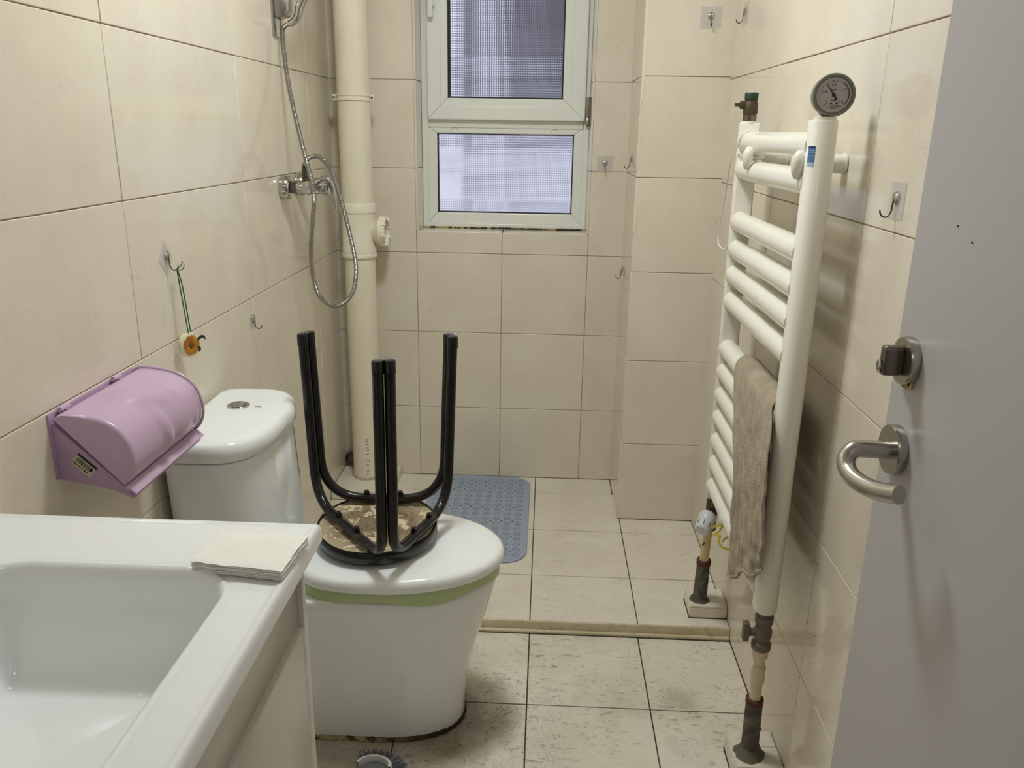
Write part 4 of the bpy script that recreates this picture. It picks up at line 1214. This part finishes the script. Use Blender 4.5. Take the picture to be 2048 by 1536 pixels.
# ================================================================ towel radiator
ra = thing('towel_radiator', 'tall white ladder towel radiator on the right wall', 'radiator', (0.462, 1.735, 0.42))
RX, RY0, RY1, RZ0, RZ1 = 0.462, 1.463, 2.010, 0.418, 1.362
def dpost(y, flat):     # D-shaped post, flat side looking to flat (+1/-1 along Y)
    pr = []
    R_ = 0.0225
    for k in range(19):
        a = math.pi * k / 18
        pr.append((RX + R_ * math.cos(a), y - flat * R_ * 0.95 * math.sin(a)))
    pr += [(RX - R_, y + flat * 0.016), (RX - R_ + 0.003, y + flat * 0.019), (RX + R_ - 0.003, y + flat * 0.019), (RX + R_, y + flat * 0.016)]
    return pr
for y, fl_ in ((RY0, 1), (RY1, -1)):
    pr = dpost(y, fl_)
    c_ = (RX, y)
    sc_ = lambda k: [(c_[0] + (x - c_[0]) * k, c_[1] + (q - c_[1]) * k) for x, q in pr]
    MB().rings([ring(sc_(0.6), RZ0 - 0.006), ring(sc_(0.93), RZ0), ring(pr, RZ0 + 0.006), ring(pr, RZ1 - 0.002), ring(sc_(0.94), RZ1), ring(sc_(0.5), RZ1 + 0.0005)]).build('post', M['radiator'], ra, ang=35)
RAILZ = [1.319, 1.2577, 1.137, 1.072, 1.0105, 0.9467, 0.8257, 0.7662, 0.7056, 0.6454, 0.5827, 0.5203, 0.4554]
for z in RAILZ:
    MB().lathe([(0.0235, RY0 + 0.012), (0.0235, RY1 - 0.012)], (RX - 0.002, 0, z), 'Y', 32).build('rail', M['radiator'], ra)
# yellowed weld at the rear post on each rail
for z in RAILZ:
    MB().lathe([(0.0236, RY1 - 0.0225), (0.0244, RY1 - 0.0195), (0.0236, RY1 - 0.0175)], (RX - 0.002, 0, z), 'Y', 28).build('weld_bead', M['pvc'], ra)
# brackets between the two top rails and at the bottom
for (y, ys_, zc) in ((1.490, 1.552, 1.2885), (1.866, 1.925, 1.2885)):
    pr = [(0.0, 0.024), (0.012, 0.018), (0.015, 0.004), (0.012, -0.012), (0.0035, -0.026), (-0.0035, -0.026), (-0.012, -0.012), (-0.015, 0.004), (-0.012, 0.018)]
    R = []
    for (k, h) in ((0.9, 0.006), (1.0, 0.0), (0.95, -0.006), (0.6, -0.011), (0.1, -0.0125)):
        R.append([(RX - 0.027 + h, y + a * k, zc + b * k) for a, b in pr])
    bk = MB().rings(R).build('bracket_cap', M['capplastic'], ra, ang=50)
    MB().tube([(RX - 0.026, y, zc), (RX + 0.004, y + 0.03, zc), (XR - 0.050, ys_, zc)], 0.0055, 12).build('bracket_rod', M['capplastic'], bk)
    MB().lathe([(0.0165, 0), (0.0165, -0.050), (0.014, -0.054), (0.004, -0.055)], (XR - 0.0005, ys_, zc), 'X', 28).build('wall_socket', M['capplastic'], bk)
    MB().lathe([(0.0180, 0), (0.0180, -0.004), (0.0165, -0.005)], (XR - 0.0005, ys_, zc), 'X', 28).build('wall_flange', M['capplastic'], bk)
MB().lathe([(0.011, -0.0245), (0.011, -0.0275), (0.008, -0.0295), (0.001, -0.0295)], (RX, 1.792, 0.4554), 'X', 20).build('rail_plug', M['capplastic'], ra)
# blue sticker on the front post
def onpost(a, z, off_=0.0003):
    R_ = 0.0225 + off_
    return (RX + R_ * math.cos(a), RY0 - R_ * 0.95 * math.sin(a), z)
def post_patch(mb, a0, a1, z0, z1, off_):
    n_ = 5; V_, F_ = [], []
    for i in range(n_ + 1):
        a = a0 + (a1 - a0) * i / n_
        V_ += [onpost(a, z0, off_), onpost(a, z1, off_), onpost(a, z0, 0.00005), onpost(a, z1, 0.00005)]
    for i in range(n_):
        b = 4 * i; F_ += [(b, b + 4, b + 5, b + 1), (b + 2, b + 3, b + 7, b + 6), (b, b + 2, b + 6, b + 4), (b + 1, b + 5, b + 7, b + 3)]
    F_ += [(0, 1, 3, 2), (4 * n_, 4 * n_ + 2, 4 * n_ + 3, 4 * n_ + 1)]
    mb.add(V_, F_)
A0, A1 = math.radians(132), math.radians(172)
mb = MB(); post_patch(mb, A0, A1, 1.2860, 1.3195, 0.0003); sk = mb.build('sticker', M['stickpale'], ra)
mb = MB(); post_patch(mb, A0, A1, 1.2935, 1.3165, 0.0005); mb.build('sticker_panel', M['stickblue'], sk)
mb = MB(); post_patch(mb, A0, A1, 1.3165, 1.3196, 0.0006); mb.build('sticker_band', M['stickdark'], sk)
rnd = random.Random(6); mb = MB()
for z in (1.3125, 1.3090, 1.3035, 1.2990, 1.2955):
    a = A0 + 0.08
    while a < A1 - 0.1:
        d_ = rnd.uniform(0.06, 0.16); post_patch(mb, a, min(a + d_, A1 - 0.05), z - rnd.uniform(0.0004, 0.0012), z + 0.0006, 0.0008); a += d_ + rnd.uniform(0.06, 0.16)
mb.build('sticker_print', M['stickpale'], sk)
# air vent on the rear post
av = MB().tube([(RX, RY1, RZ1), (RX, RY1, RZ1 + 0.018)], 0.0155, 20).build('vent_nut', M['steel_dk'], ra)
vt = MB().lathe([(0.0145, 1.380), (0.0165, 1.384), (0.0165, 1.406), (0.0140, 1.409), (0.0140, 1.414), (0.010, 1.415)], (RX, RY1, 0), n=24).build('air_vent', M['brass'], ra)
MB().lathe([(0.0150, 1.413), (0.0155, 1.427), (0.0145, 1.4285), (0.004, 1.4285)], (RX, RY1, 0), n=20).build('vent_cap', M['brassgreen'], vt)
MB().lathe([(0.0085, -0.012), (0.0095, -0.018), (0.0095, -0.024), (0.0045, -0.026), (0.0045, -0.036), (0.001, -0.037)], (RX, RY1, 1.402), 'X', 16).build('bleed_screw', M['brass'], vt)
MB().lathe([(0.020, RZ1), (0.0195, RZ1 + 0.003), (0.012, RZ1 + 0.004)], (RX, RY1, 0), n=20).build('sealant', M['capplastic'], vt)
# pressure gauge on the front post
gx_, gy_, gz = 0.468, 1.452, 1.4010
pg = MB().lathe([(0.019, RZ1), (0.019, RZ1 + 0.004), (0.0175, RZ1 + 0.0045), (0.010, RZ1 + 0.0048)], (RX, RY0, 0), n=28).build('gauge_base', M['capplastic'], ra)
MB().tube([(RX, RY0, RZ1 + 0.004), (RX + 0.002, RY0, RZ1 + 0.007), (RX + 0.002, RY0, RZ1 + 0.0075), (RX + 0.003, RY0, RZ1 + 0.016)], [0.0155, 0.0145, 0.0095, 0.009], 8).build('gauge_stem', M['brass'], pg)
GM = Matrix.Translation((gx_, gy_, gz)) @ Matrix.Rotation(math.radians(-7), 4, 'Z') @ Matrix.Rotation(math.radians(-6), 4, 'Y')
GR = 0.0345
def gring(r, h, n=56): return [GM @ Vector((r * math.sin(2 * math.pi * k / n), h, r * math.cos(2 * math.pi * k / n))) for k in range(n)]
MB().rings([gring(0.026, 0.026), gring(0.033, 0.022), gring(GR - 0.001, 0.004), gring(GR, 0.0), gring(GR - 0.0012, -0.0035), gring(GR - 0.0045, -0.0035), gring(GR - 0.0065, 0.0005), gring(0.004, 0.0006)]).build('gauge_case', M['bezel'], pg)
MB().rings([gring(GR - 0.0068, 0.0004), gring(GR - 0.0068, -0.0002), gring(0.003, -0.0002)]).build('gauge_dial', M['dial'], pg)
mb = MB()
def gbar(mb, ang_, r0, r1, w0, w1, h):
    c, s_ = math.cos(ang_), math.sin(ang_)
    q = [(r0, -w0), (r1, -w1), (r1, w1), (r0, w0)]
    top_ = [GM @ Vector((r * s_ + t * c, -h, r * c - t * s_)) for r, t in q]; bot_ = [GM @ Vector((r * s_ + t * c, -0.0001, r * c - t * s_)) for r, t in q]
    mb.rings([bot_, top_])
for k in range(33):
    a = math.radians(-135 + 270 * k / 32)
    gbar(mb, a, 0.0212 if k % 8 else 0.0196, 0.0235, 0.00022 if k % 8 else 0.0004, 0.00022 if k % 8 else 0.0004, 0.0004)
for k in range(20):
    a0 = math.radians(40 + 95 * k / 20); gbar(mb, a0 + math.radians(2.4), 0.0232, 0.0244, 0.00105, 0.00105, 0.00045)
def text_mesh(mb, body, size, loc2, h=0.0004):
    cu = bpy.data.curves.new('t', 'FONT'); cu.body = body; cu.size = size; cu.align_x = 'CENTER'; cu.align_y = 'CENTER'
    ob = bpy.data.objects.new('t', cu); COL.objects.link(ob)
    dg = bpy.context.evaluated_depsgraph_get(); me_ = bpy.data.meshes.new_from_object(ob.evaluated_get(dg))
    mb.add([GM @ Vector((v_.co.x + loc2[0], -h, v_.co.y + loc2[1])) for v_ in me_.vertices], [tuple(p.vertices) for p in me_.polygons])
    bpy.data.objects.remove(ob); bpy.data.curves.remove(cu); bpy.data.meshes.remove(me_)
for val, dg_ in (('0', -135), ('0.4', -67.5), ('0.8', 0), ('1.2', 67.5), ('1.6', 135)):
    a = math.radians(dg_); text_mesh(mb, val, 0.0060, (0.0158 * math.sin(a), 0.0158 * math.cos(a)))
text_mesh(mb, 'MPa', 0.0048, (0.0, -0.0085))
for k, (w_, z_) in enumerate(((0.0075, -0.0165), (0.012, -0.0192), (0.006, -0.0212))):
    mb.box(-w_, w_, -0.0004, -0.0001, z_ - 0.00035, z_ + 0.00035, GM)
for s_ in (-1, 1): mb.box(s_ * 0.0045 - 0.0016, s_ * 0.0045 + 0.0016, -0.0004, -0.0001, -0.0146, -0.0118, GM)
mb.build('gauge_marking', M['dialink'], pg, smooth=False)
mb = MB()
for k in (-1, 0, 1): mb.box(k * 0.0032 - 0.0011, k * 0.0032 + 0.0011, -0.0004, -0.0001, 0.0072, 0.0094, GM)
mb.build('gauge_emblem', M['dialblue'], pg, smooth=False)
mb = MB(); na = math.radians(-30)
gbar(mb, na, 0.0, 0.0215, 0.0009, 0.0003, 0.0014); gbar(mb, na + math.pi, 0.0, 0.0085, 0.0008, 0.0016, 0.0014)
mb.rings([gring(0.0028, -0.0001, 20), gring(0.0028, -0.0019, 20), gring(0.0018, -0.0023, 20)])
mb.build('gauge_needle', M['dialink'], pg)

# white cord looped from the top rail
co = thing('white_cord', 'thin white cord hanging in a loop from the radiator top rail', 'cord', (0.45, 2.08, 1.06))
MB().tube(catmull([(0.452, 1.945, 1.3455), (0.4365, 1.955, 1.335), (0.4335, 1.985, 1.305), (0.4330, 2.03, 1.278), (0.440, 2.08, 1.245), (0.450, 2.14, 1.195), (0.450, 2.175, 1.12), (0.450, 2.183, 1.075), (0.450, 2.15, 1.058), (0.450, 2.09, 1.060), (0.452, 2.052, 1.078), (0.454, 2.040, 1.10)], 10), 0.0017, 8).build('cord', M['cordwhite'], co)

# ---------------------------------------------------------------- feed pipes and plinths
def plinth(label, x0, y0, y1, z0, z1):
    o = thing('pipe_plinth', label, 'plinth', ((x0 + XR) / 2, (y0 + y1) / 2, z0), 'tiled pipe plinths')
    box('core', (x0 + 0.004, XR - 0.001, y0 + 0.004, y1 - 0.003, z0, z1 - 0.004), M['blockend'], o)
    ym_ = y0 + (y1 - y0) * 0.55
    tile(o, 'Z', z1, 1, x0, XR - 0.001, y0, ym_, M['ftile_rear'], name='top_tile', thick=0.006, bev=0.001, gap=0.0014)
    tile(o, 'Z', z1, 1, x0, XR - 0.001, ym_, y1, M['ftile_rear'], name='top_tile', thick=0.006, bev=0.001, gap=0.0014)
    tile(o, 'Y', y0, -1, x0 + 0.001, XR - 0.001, z0 + 0.0005, z1 - 0.006, M['ftile_rear'], name='front_tile', thick=0.005, bev=0.001, gap=0.0014)
    tile(o, 'X', x0, -1, y0 + 0.005, y1, z0 + 0.0005, z1 - 0.006, M['ftile_rear'], name='side_tile', thick=0.005, bev=0.001, gap=0.0014)
    MB().tube([(x0 - 0.001, y0 - 0.001, z0 + 0.001), (XR - 0.002, y0 - 0.001, z0 + 0.001)], 0.0016, 6).tube([(x0 - 0.001, y0 - 0.001, z0 + 0.001), (x0 - 0.001, y1, z0 + 0.001)], 0.0016, 6).build('grime', M['mould'], o)
    return o
plinth('tile-clad plinth under the near radiator pipe, on the dirty floor', 0.436, 1.437, 1.553, 0.0, 0.052)
plinth('tile-clad plinth under the far radiator pipe, on the shower floor', 0.431, 2.022, 2.118, ZS, 0.072)
def mortar_blob(o, x, y, z, r, seed):
    rnd = random.Random(seed); R = []
    for (k, h) in ((1.0, 0.0), (0.86, 0.004), (0.70, 0.012), (0.58, 0.020), (0.5, 0.021)):
        R.append([(x + r * k * (1 + 0.06 * math.sin(5 * a + seed) + 0.04 * math.sin(11 * a)) * math.cos(a), y + r * k * (1 + 0.06 * math.cos(4 * a + seed)) * math.sin(a), z + h * rnd.uniform(.8, 1.1)) for a in [2 * math.pi * q / 48 for q in range(48)]])
    MB().rings(R).build('mortar', M['mortar'], o)
fp = thing('feed_pipe', 'near radiator feed pipe with grey valve and rusty sleeve', 'pipe', (0.468, 1.478, 0.052))
fx, fy = 0.4635, 1.466
MB().tube([(0.470, 1.479, 0.052), (0.4665, 1.474, 0.197)], [0.0185, 0.0175], 24).build('sleeve', M['sleeve'], fp)
MB().tube([(0.4667, 1.4743, 0.188), (0.4665, 1.474, 0.199), (0.4665, 1.474, 0.2005)], [0.0186, 0.0186, 0.015], 24).build('rust_rim', M['rust'], fp)
mortar_blob(fp, 0.470, 1.479, 0.0525, 0.033, 1)
MB().tube([(0.4665, 1.474, 0.19), (0.4635, 1.466, 0.34)], 0.0122, 20).build('pipe', M['ppr'], fp)
MB().tube([(0.4652, 1.4705, 0.243), (0.4651, 1.470, 0.2445), (0.4643, 1.468, 0.283), (0.4643, 1.468, 0.2845)], [0.0125, 0.0150, 0.0150, 0.0125], 24).build('coupling', M['ppr'], fp)
MB().tube([(0.4639, 1.467, 0.306), (0.4638, 1.467, 0.308), (0.4635, 1.466, 0.330)], [0.0128, 0.0165, 0.0165], 24).build('union_socket', M['ppr'], fp)
vb = MB().lathe([(0.0175, 0.326), (0.0200, 0.329), (0.0200, 0.341), (0.0175, 0.344), (0.0150, 0.346), (0.0150, 0.352), (0.0185, 0.357), (0.0185, 0.372), (0.0160, 0.376), (0.0160, 0.388), (0.0185, 0.390), (0.0185, 0.404), (0.0150, 0.405), (0.0150, 0.4115)], (fx, fy, 0), n=24).build('valve_body', M['valvegrey'], fp)
MB().tube([(fx - 0.012, fy, 0.365), (fx - 0.028, fy, 0.365), (fx - 0.030, fy, 0.365)], [0.009, 0.009, 0.006], 16).build('valve_spindle', M['valvegrey'], vb)
MB().rings([[(fx - 0.028 - h, fy - 0.001 + a, 0.366 + b) for a, b in ((-0.008, -0.020), (0.008, -0.020), (0.0095, 0.010), (0.008, 0.022), (-0.008, 0.022), (-0.0095, 0.010))] for h in (0.0, 0.013)]).build('valve_handle', M['valvegrey'], vb, 0.003)
rp = thing('feed_pipe', 'far radiator feed pipe with white thermostat head and yellow tube', 'pipe', (0.466, 2.04, 0.072))
qx, qy = 0.462, 2.012
MB().tube([(0.4625, 2.060, 0.072), (0.4605, 2.040, 0.208)], [0.0195, 0.0180], 24).build('sleeve', M['sleeve'], rp)
MB().tube([(0.4606, 2.0405, 0.196), (0.4605, 2.040, 0.209), (0.4605, 2.040, 0.2105)], [0.0198, 0.0198, 0.015], 24).build('rust_rim', M['rust'], rp)
mortar_blob(rp, 0.4625, 2.060, 0.0725, 0.028, 4)
MB().tube([(0.4605, 2.040, 0.20), (0.458, 2.012, 0.34)], 0.0125, 20).build('pipe', M['ppr_yellow'], rp)
MB().tube(catmull([(0.4465, 2.012, 0.268), (0.4475, 2.010, 0.272), (0.4495, 2.006, 0.277)], 4), 0.0022, 8).build('burn_mark', M['mould'], rp)
MB().lathe([(0.0135, 0.395), (0.0155, 0.398), (0.0155, 0.404), (0.0125, 0.406), (0.0125, 0.4115)], (qx, qy, 0), n=8).build('radiator_nut', M['brass'], rp)
MB().lathe([(0.0155, 0.318), (0.0155, 0.396)], (qx, qy, 0), n=20).build('valve_body', M['brass'], rp)
MB().tube([(qx + 0.004, qy - 0.010, 0.405), (qx - 0.004, qy - 0.034, 0.404), (qx - 0.006, qy - 0.042, 0.410)], [0.010, 0.008, 0.005], 10).build('valve_spur', M['brass'], rp)
# thermostat head points to the room and slightly towards the door
HM = Matrix.Translation((qx - 0.012, qy - 0.018, 0.362)) @ Vector((-0.45, -0.72, -0.53)).normalized().to_track_quat('Z', 'Y').to_matrix().to_4x4()
tr_ = MB().rings([[HM @ Vector((r * math.cos(a), r * math.sin(a), h)) for a in [2 * math.pi * k / 28 for k in range(28)]] for r, h in ((0.017, -0.010), (0.0225, -0.006), (0.0240, 0.004), (0.0235, 0.018), (0.0225, 0.020), (0.0235, 0.022), (0.0225, 0.040), (0.018, 0.047), (0.004, 0.049))]).build('thermostat_head', M['thermo'], rp, ang=40)
for k in range(9):
    a = 2 * math.pi * k / 9
    MB().box(0.0222, 0.0240, -0.0012, 0.0012, 0.023, 0.038, HM @ Matrix.Rotation(a, 4, 'Z')).build('grip_slot', M['thermo_gap'], tr_)
coil = [(qx - 0.008, qy - 0.045, 0.335), (0.462, 1.955, 0.355), (0.478, 1.945, 0.362), (0.470, 1.942, 0.348), (0.456, 1.938, 0.340)]
for k in range(15):
    a = math.radians(150 + 26 * k)
    coil.append((0.490 + 0.021 * math.cos(a), 1.935 - 0.0022 * k, 0.327 + 0.021 * math.sin(a)))
MB().tube(catmull(coil, 4), 0.0030, 8).build('sensor_tube', M['yellow'], rp)

# ---------------------------------------------------------------- cloth over the rail
clo = thing('cloth', 'crumpled grey-brown cleaning cloth hanging over the radiator rails', 'cloth', (0.44, 1.60, 0.42))
def lerp(a, b, t): return a + (b - a) * t
Lk = [(0.4945, 1.800, 0.700), (0.4925, 1.800, 0.770), (0.4895, 1.802, 0.838), (0.477, 1.806, 0.8550), (0.456, 1.804, 0.8575), (0.4365, 1.792, 0.846), (0.4290, 1.768, 0.815), (0.4280, 1.724, 0.750), (0.4280, 1.682, 0.675), (0.4285, 1.656, 0.590), (0.4285, 1.640, 0.500), (0.4290, 1.631, 0.440), (0.4290, 1.624, 0.402)]
Rk = [(0.4945, 1.510, 0.700), (0.4925, 1.510, 0.770), (0.4895, 1.508, 0.838), (0.477, 1.500, 0.8550), (0.456, 1.494, 0.8575), (0.4365, 1.484, 0.846), (0.4290, 1.446, 0.815), (0.4260, 1.420, 0.765), (0.4250, 1.402, 0.71), (0.4245, 1.390, 0.66), (0.4245, 1.382, 0.610), (0.4250, 1.380, 0.578), (0.4255, 1.378, 0.552)]
nS = 132; nT = 70
Lc = catmull(Lk, 11); Rc = catmull(Rk, 11)
rnd = random.Random(12); ph = [rnd.uniform(0, 6.28) for _ in range(8)]
v, f = [], []
for i in range(nS + 1):
    s_ = i / nS
    a = Lc[min(len(Lc) - 1, int(s_ * (len(Lc) - 1)))]; b = Rc[min(len(Rc) - 1, int(s_ * (len(Rc) - 1)))]
    hang = smooth((s_ - 0.44) / 0.30)
    for j in range(nT + 1):
        t = j / nT
        p = a.lerp(b, t)
        pl_ = 0.0045 * math.sin(26 * t + 2.5 * s_ + ph[0]) + 0.0032 * math.sin(47 * t - 3 * s_ + ph[1]) + 0.0016 * math.sin(90 * t + 7 * s_ + ph[2])
        wr_ = 0.0012 * math.sin(40 * s_ + 9 * t + ph[3]) + 0.0009 * math.sin(83 * s_ - 14 * t + ph[4])
        dx = -(abs(pl_) * 1.3 * (0.1 + 0.9 * hang) + (wr_ + 0.002) * (0.15 + hang)) if s_ > 0.36 else abs(pl_) * 0.3
        dz = 0.006 * math.sin(11 * t + ph[5]) * smooth((s_ - 0.85) / 0.15) + 0.002 * math.sin(37 * t) * smooth((s_ - 0.9) / 0.1)
        if 0.20 < s_ <= 0.42: dx *= 0.15
        top = math.exp(-((s_ - 0.32) / 0.06) ** 2)
        dy = 0.004 * math.sin(14 * s_ + ph[6]) * hang * (1 - t) - 0.003 * math.sin(19 * s_ + ph[7]) * hang * t
        v.append((p.x + dx, p.y + dy, p.z + dz + top * (0.0015 + 0.0012 * math.sin(30 * t))))
for i in range(nS):
    for j in range(nT):
        a = i * (nT + 1) + j; f.append((a, a + 1, a + nT + 2, a + nT + 1))
cm = MB().add(v, f).build('cloth_sheet', M['cloth'], clo, ang=180)
md = cm.modifiers.new('thickness', 'SOLIDIFY'); md.thickness = 0.0028; md.offset = 0
# rolled hem at the bottom edge
hem = [Vector(v[nS * (nT + 1) + j]) + Vector((-0.001, 0, 0)) for j in range(0, nT + 1, 2)]
MB().tube(hem, 0.0036, 8).build('hem', M['cloth'], clo)

# ================================================================ brush on the floor by the cabinet
br = thing('scrub_brush', 'scrubbing brush with white back and grey bristles lying by the toilet foot', 'brush', (-0.345, 1.42, 0))
bx, by = -0.338, 1.404
arc = [math.radians(a) for a in range(0, 181, 9)]
R = []
for r, z in ((0.030, 0.020), (0.036, 0.020), (0.037, 0.024), (0.037, 0.044), (0.035, 0.047), (0.030, 0.047)):
    R.append([(bx + 1.08 * r * math.cos(a - 0.18), by + 0.80 * r * math.sin(a - 0.18), z) for a in arc])
R.append(R[0])
MB().rings(R, False, False, closed=False).build('brush_back', M['whiteplastic'], br)
MB().rings([[(bx + 1.05 * 0.031 * k * math.cos(a - 0.18), by + 0.78 * 0.031 * k * math.sin(a - 0.18), z) for a in [2 * math.pi * q / 40 for q in range(40)]] for k, z in ((1.0, 0.018), (1.0, 0.030), (0.9, 0.033), (0.1, 0.034))]).build('brush_core', M['thermo_gap'], br)
MB().tube(catmull([(bx, by - 0.012, 0.030), (bx - 0.004, by - 0.06, 0.030), (bx - 0.010, by - 0.16, 0.020), (bx - 0.014, by - 0.26, 0.012)], 8), lambda t: 0.010 - 0.001 * t, 14).build('handle', M['whiteplastic'], br)
rnd = random.Random(31)
for q, (mname, cnt) in enumerate((('bristle', 420), ('bristle_l', 230))):
    mb = MB()
    for i in range(cnt):
        a = rnd.uniform(0.05, 2.25); z0 = rnd.uniform(0.016, 0.030)
        r0, r1 = 0.030, rnd.uniform(0.060, 0.072)
        aa = a + rnd.uniform(-.07, .07); z1 = z0 + rnd.uniform(-0.012, 0.016)
        mb.tube([(bx + 1.05 * r0 * math.cos(a), by + 0.8 * r0 * math.sin(a), z0), (bx + 1.05 * r1 * math.cos(aa), by + 0.8 * r1 * math.sin(aa), max(0.002, z1))], [0.0008, 0.0006], 4)
    bo = mb.build('bristles', M[mname], br); bo['kind'] = 'stuff'
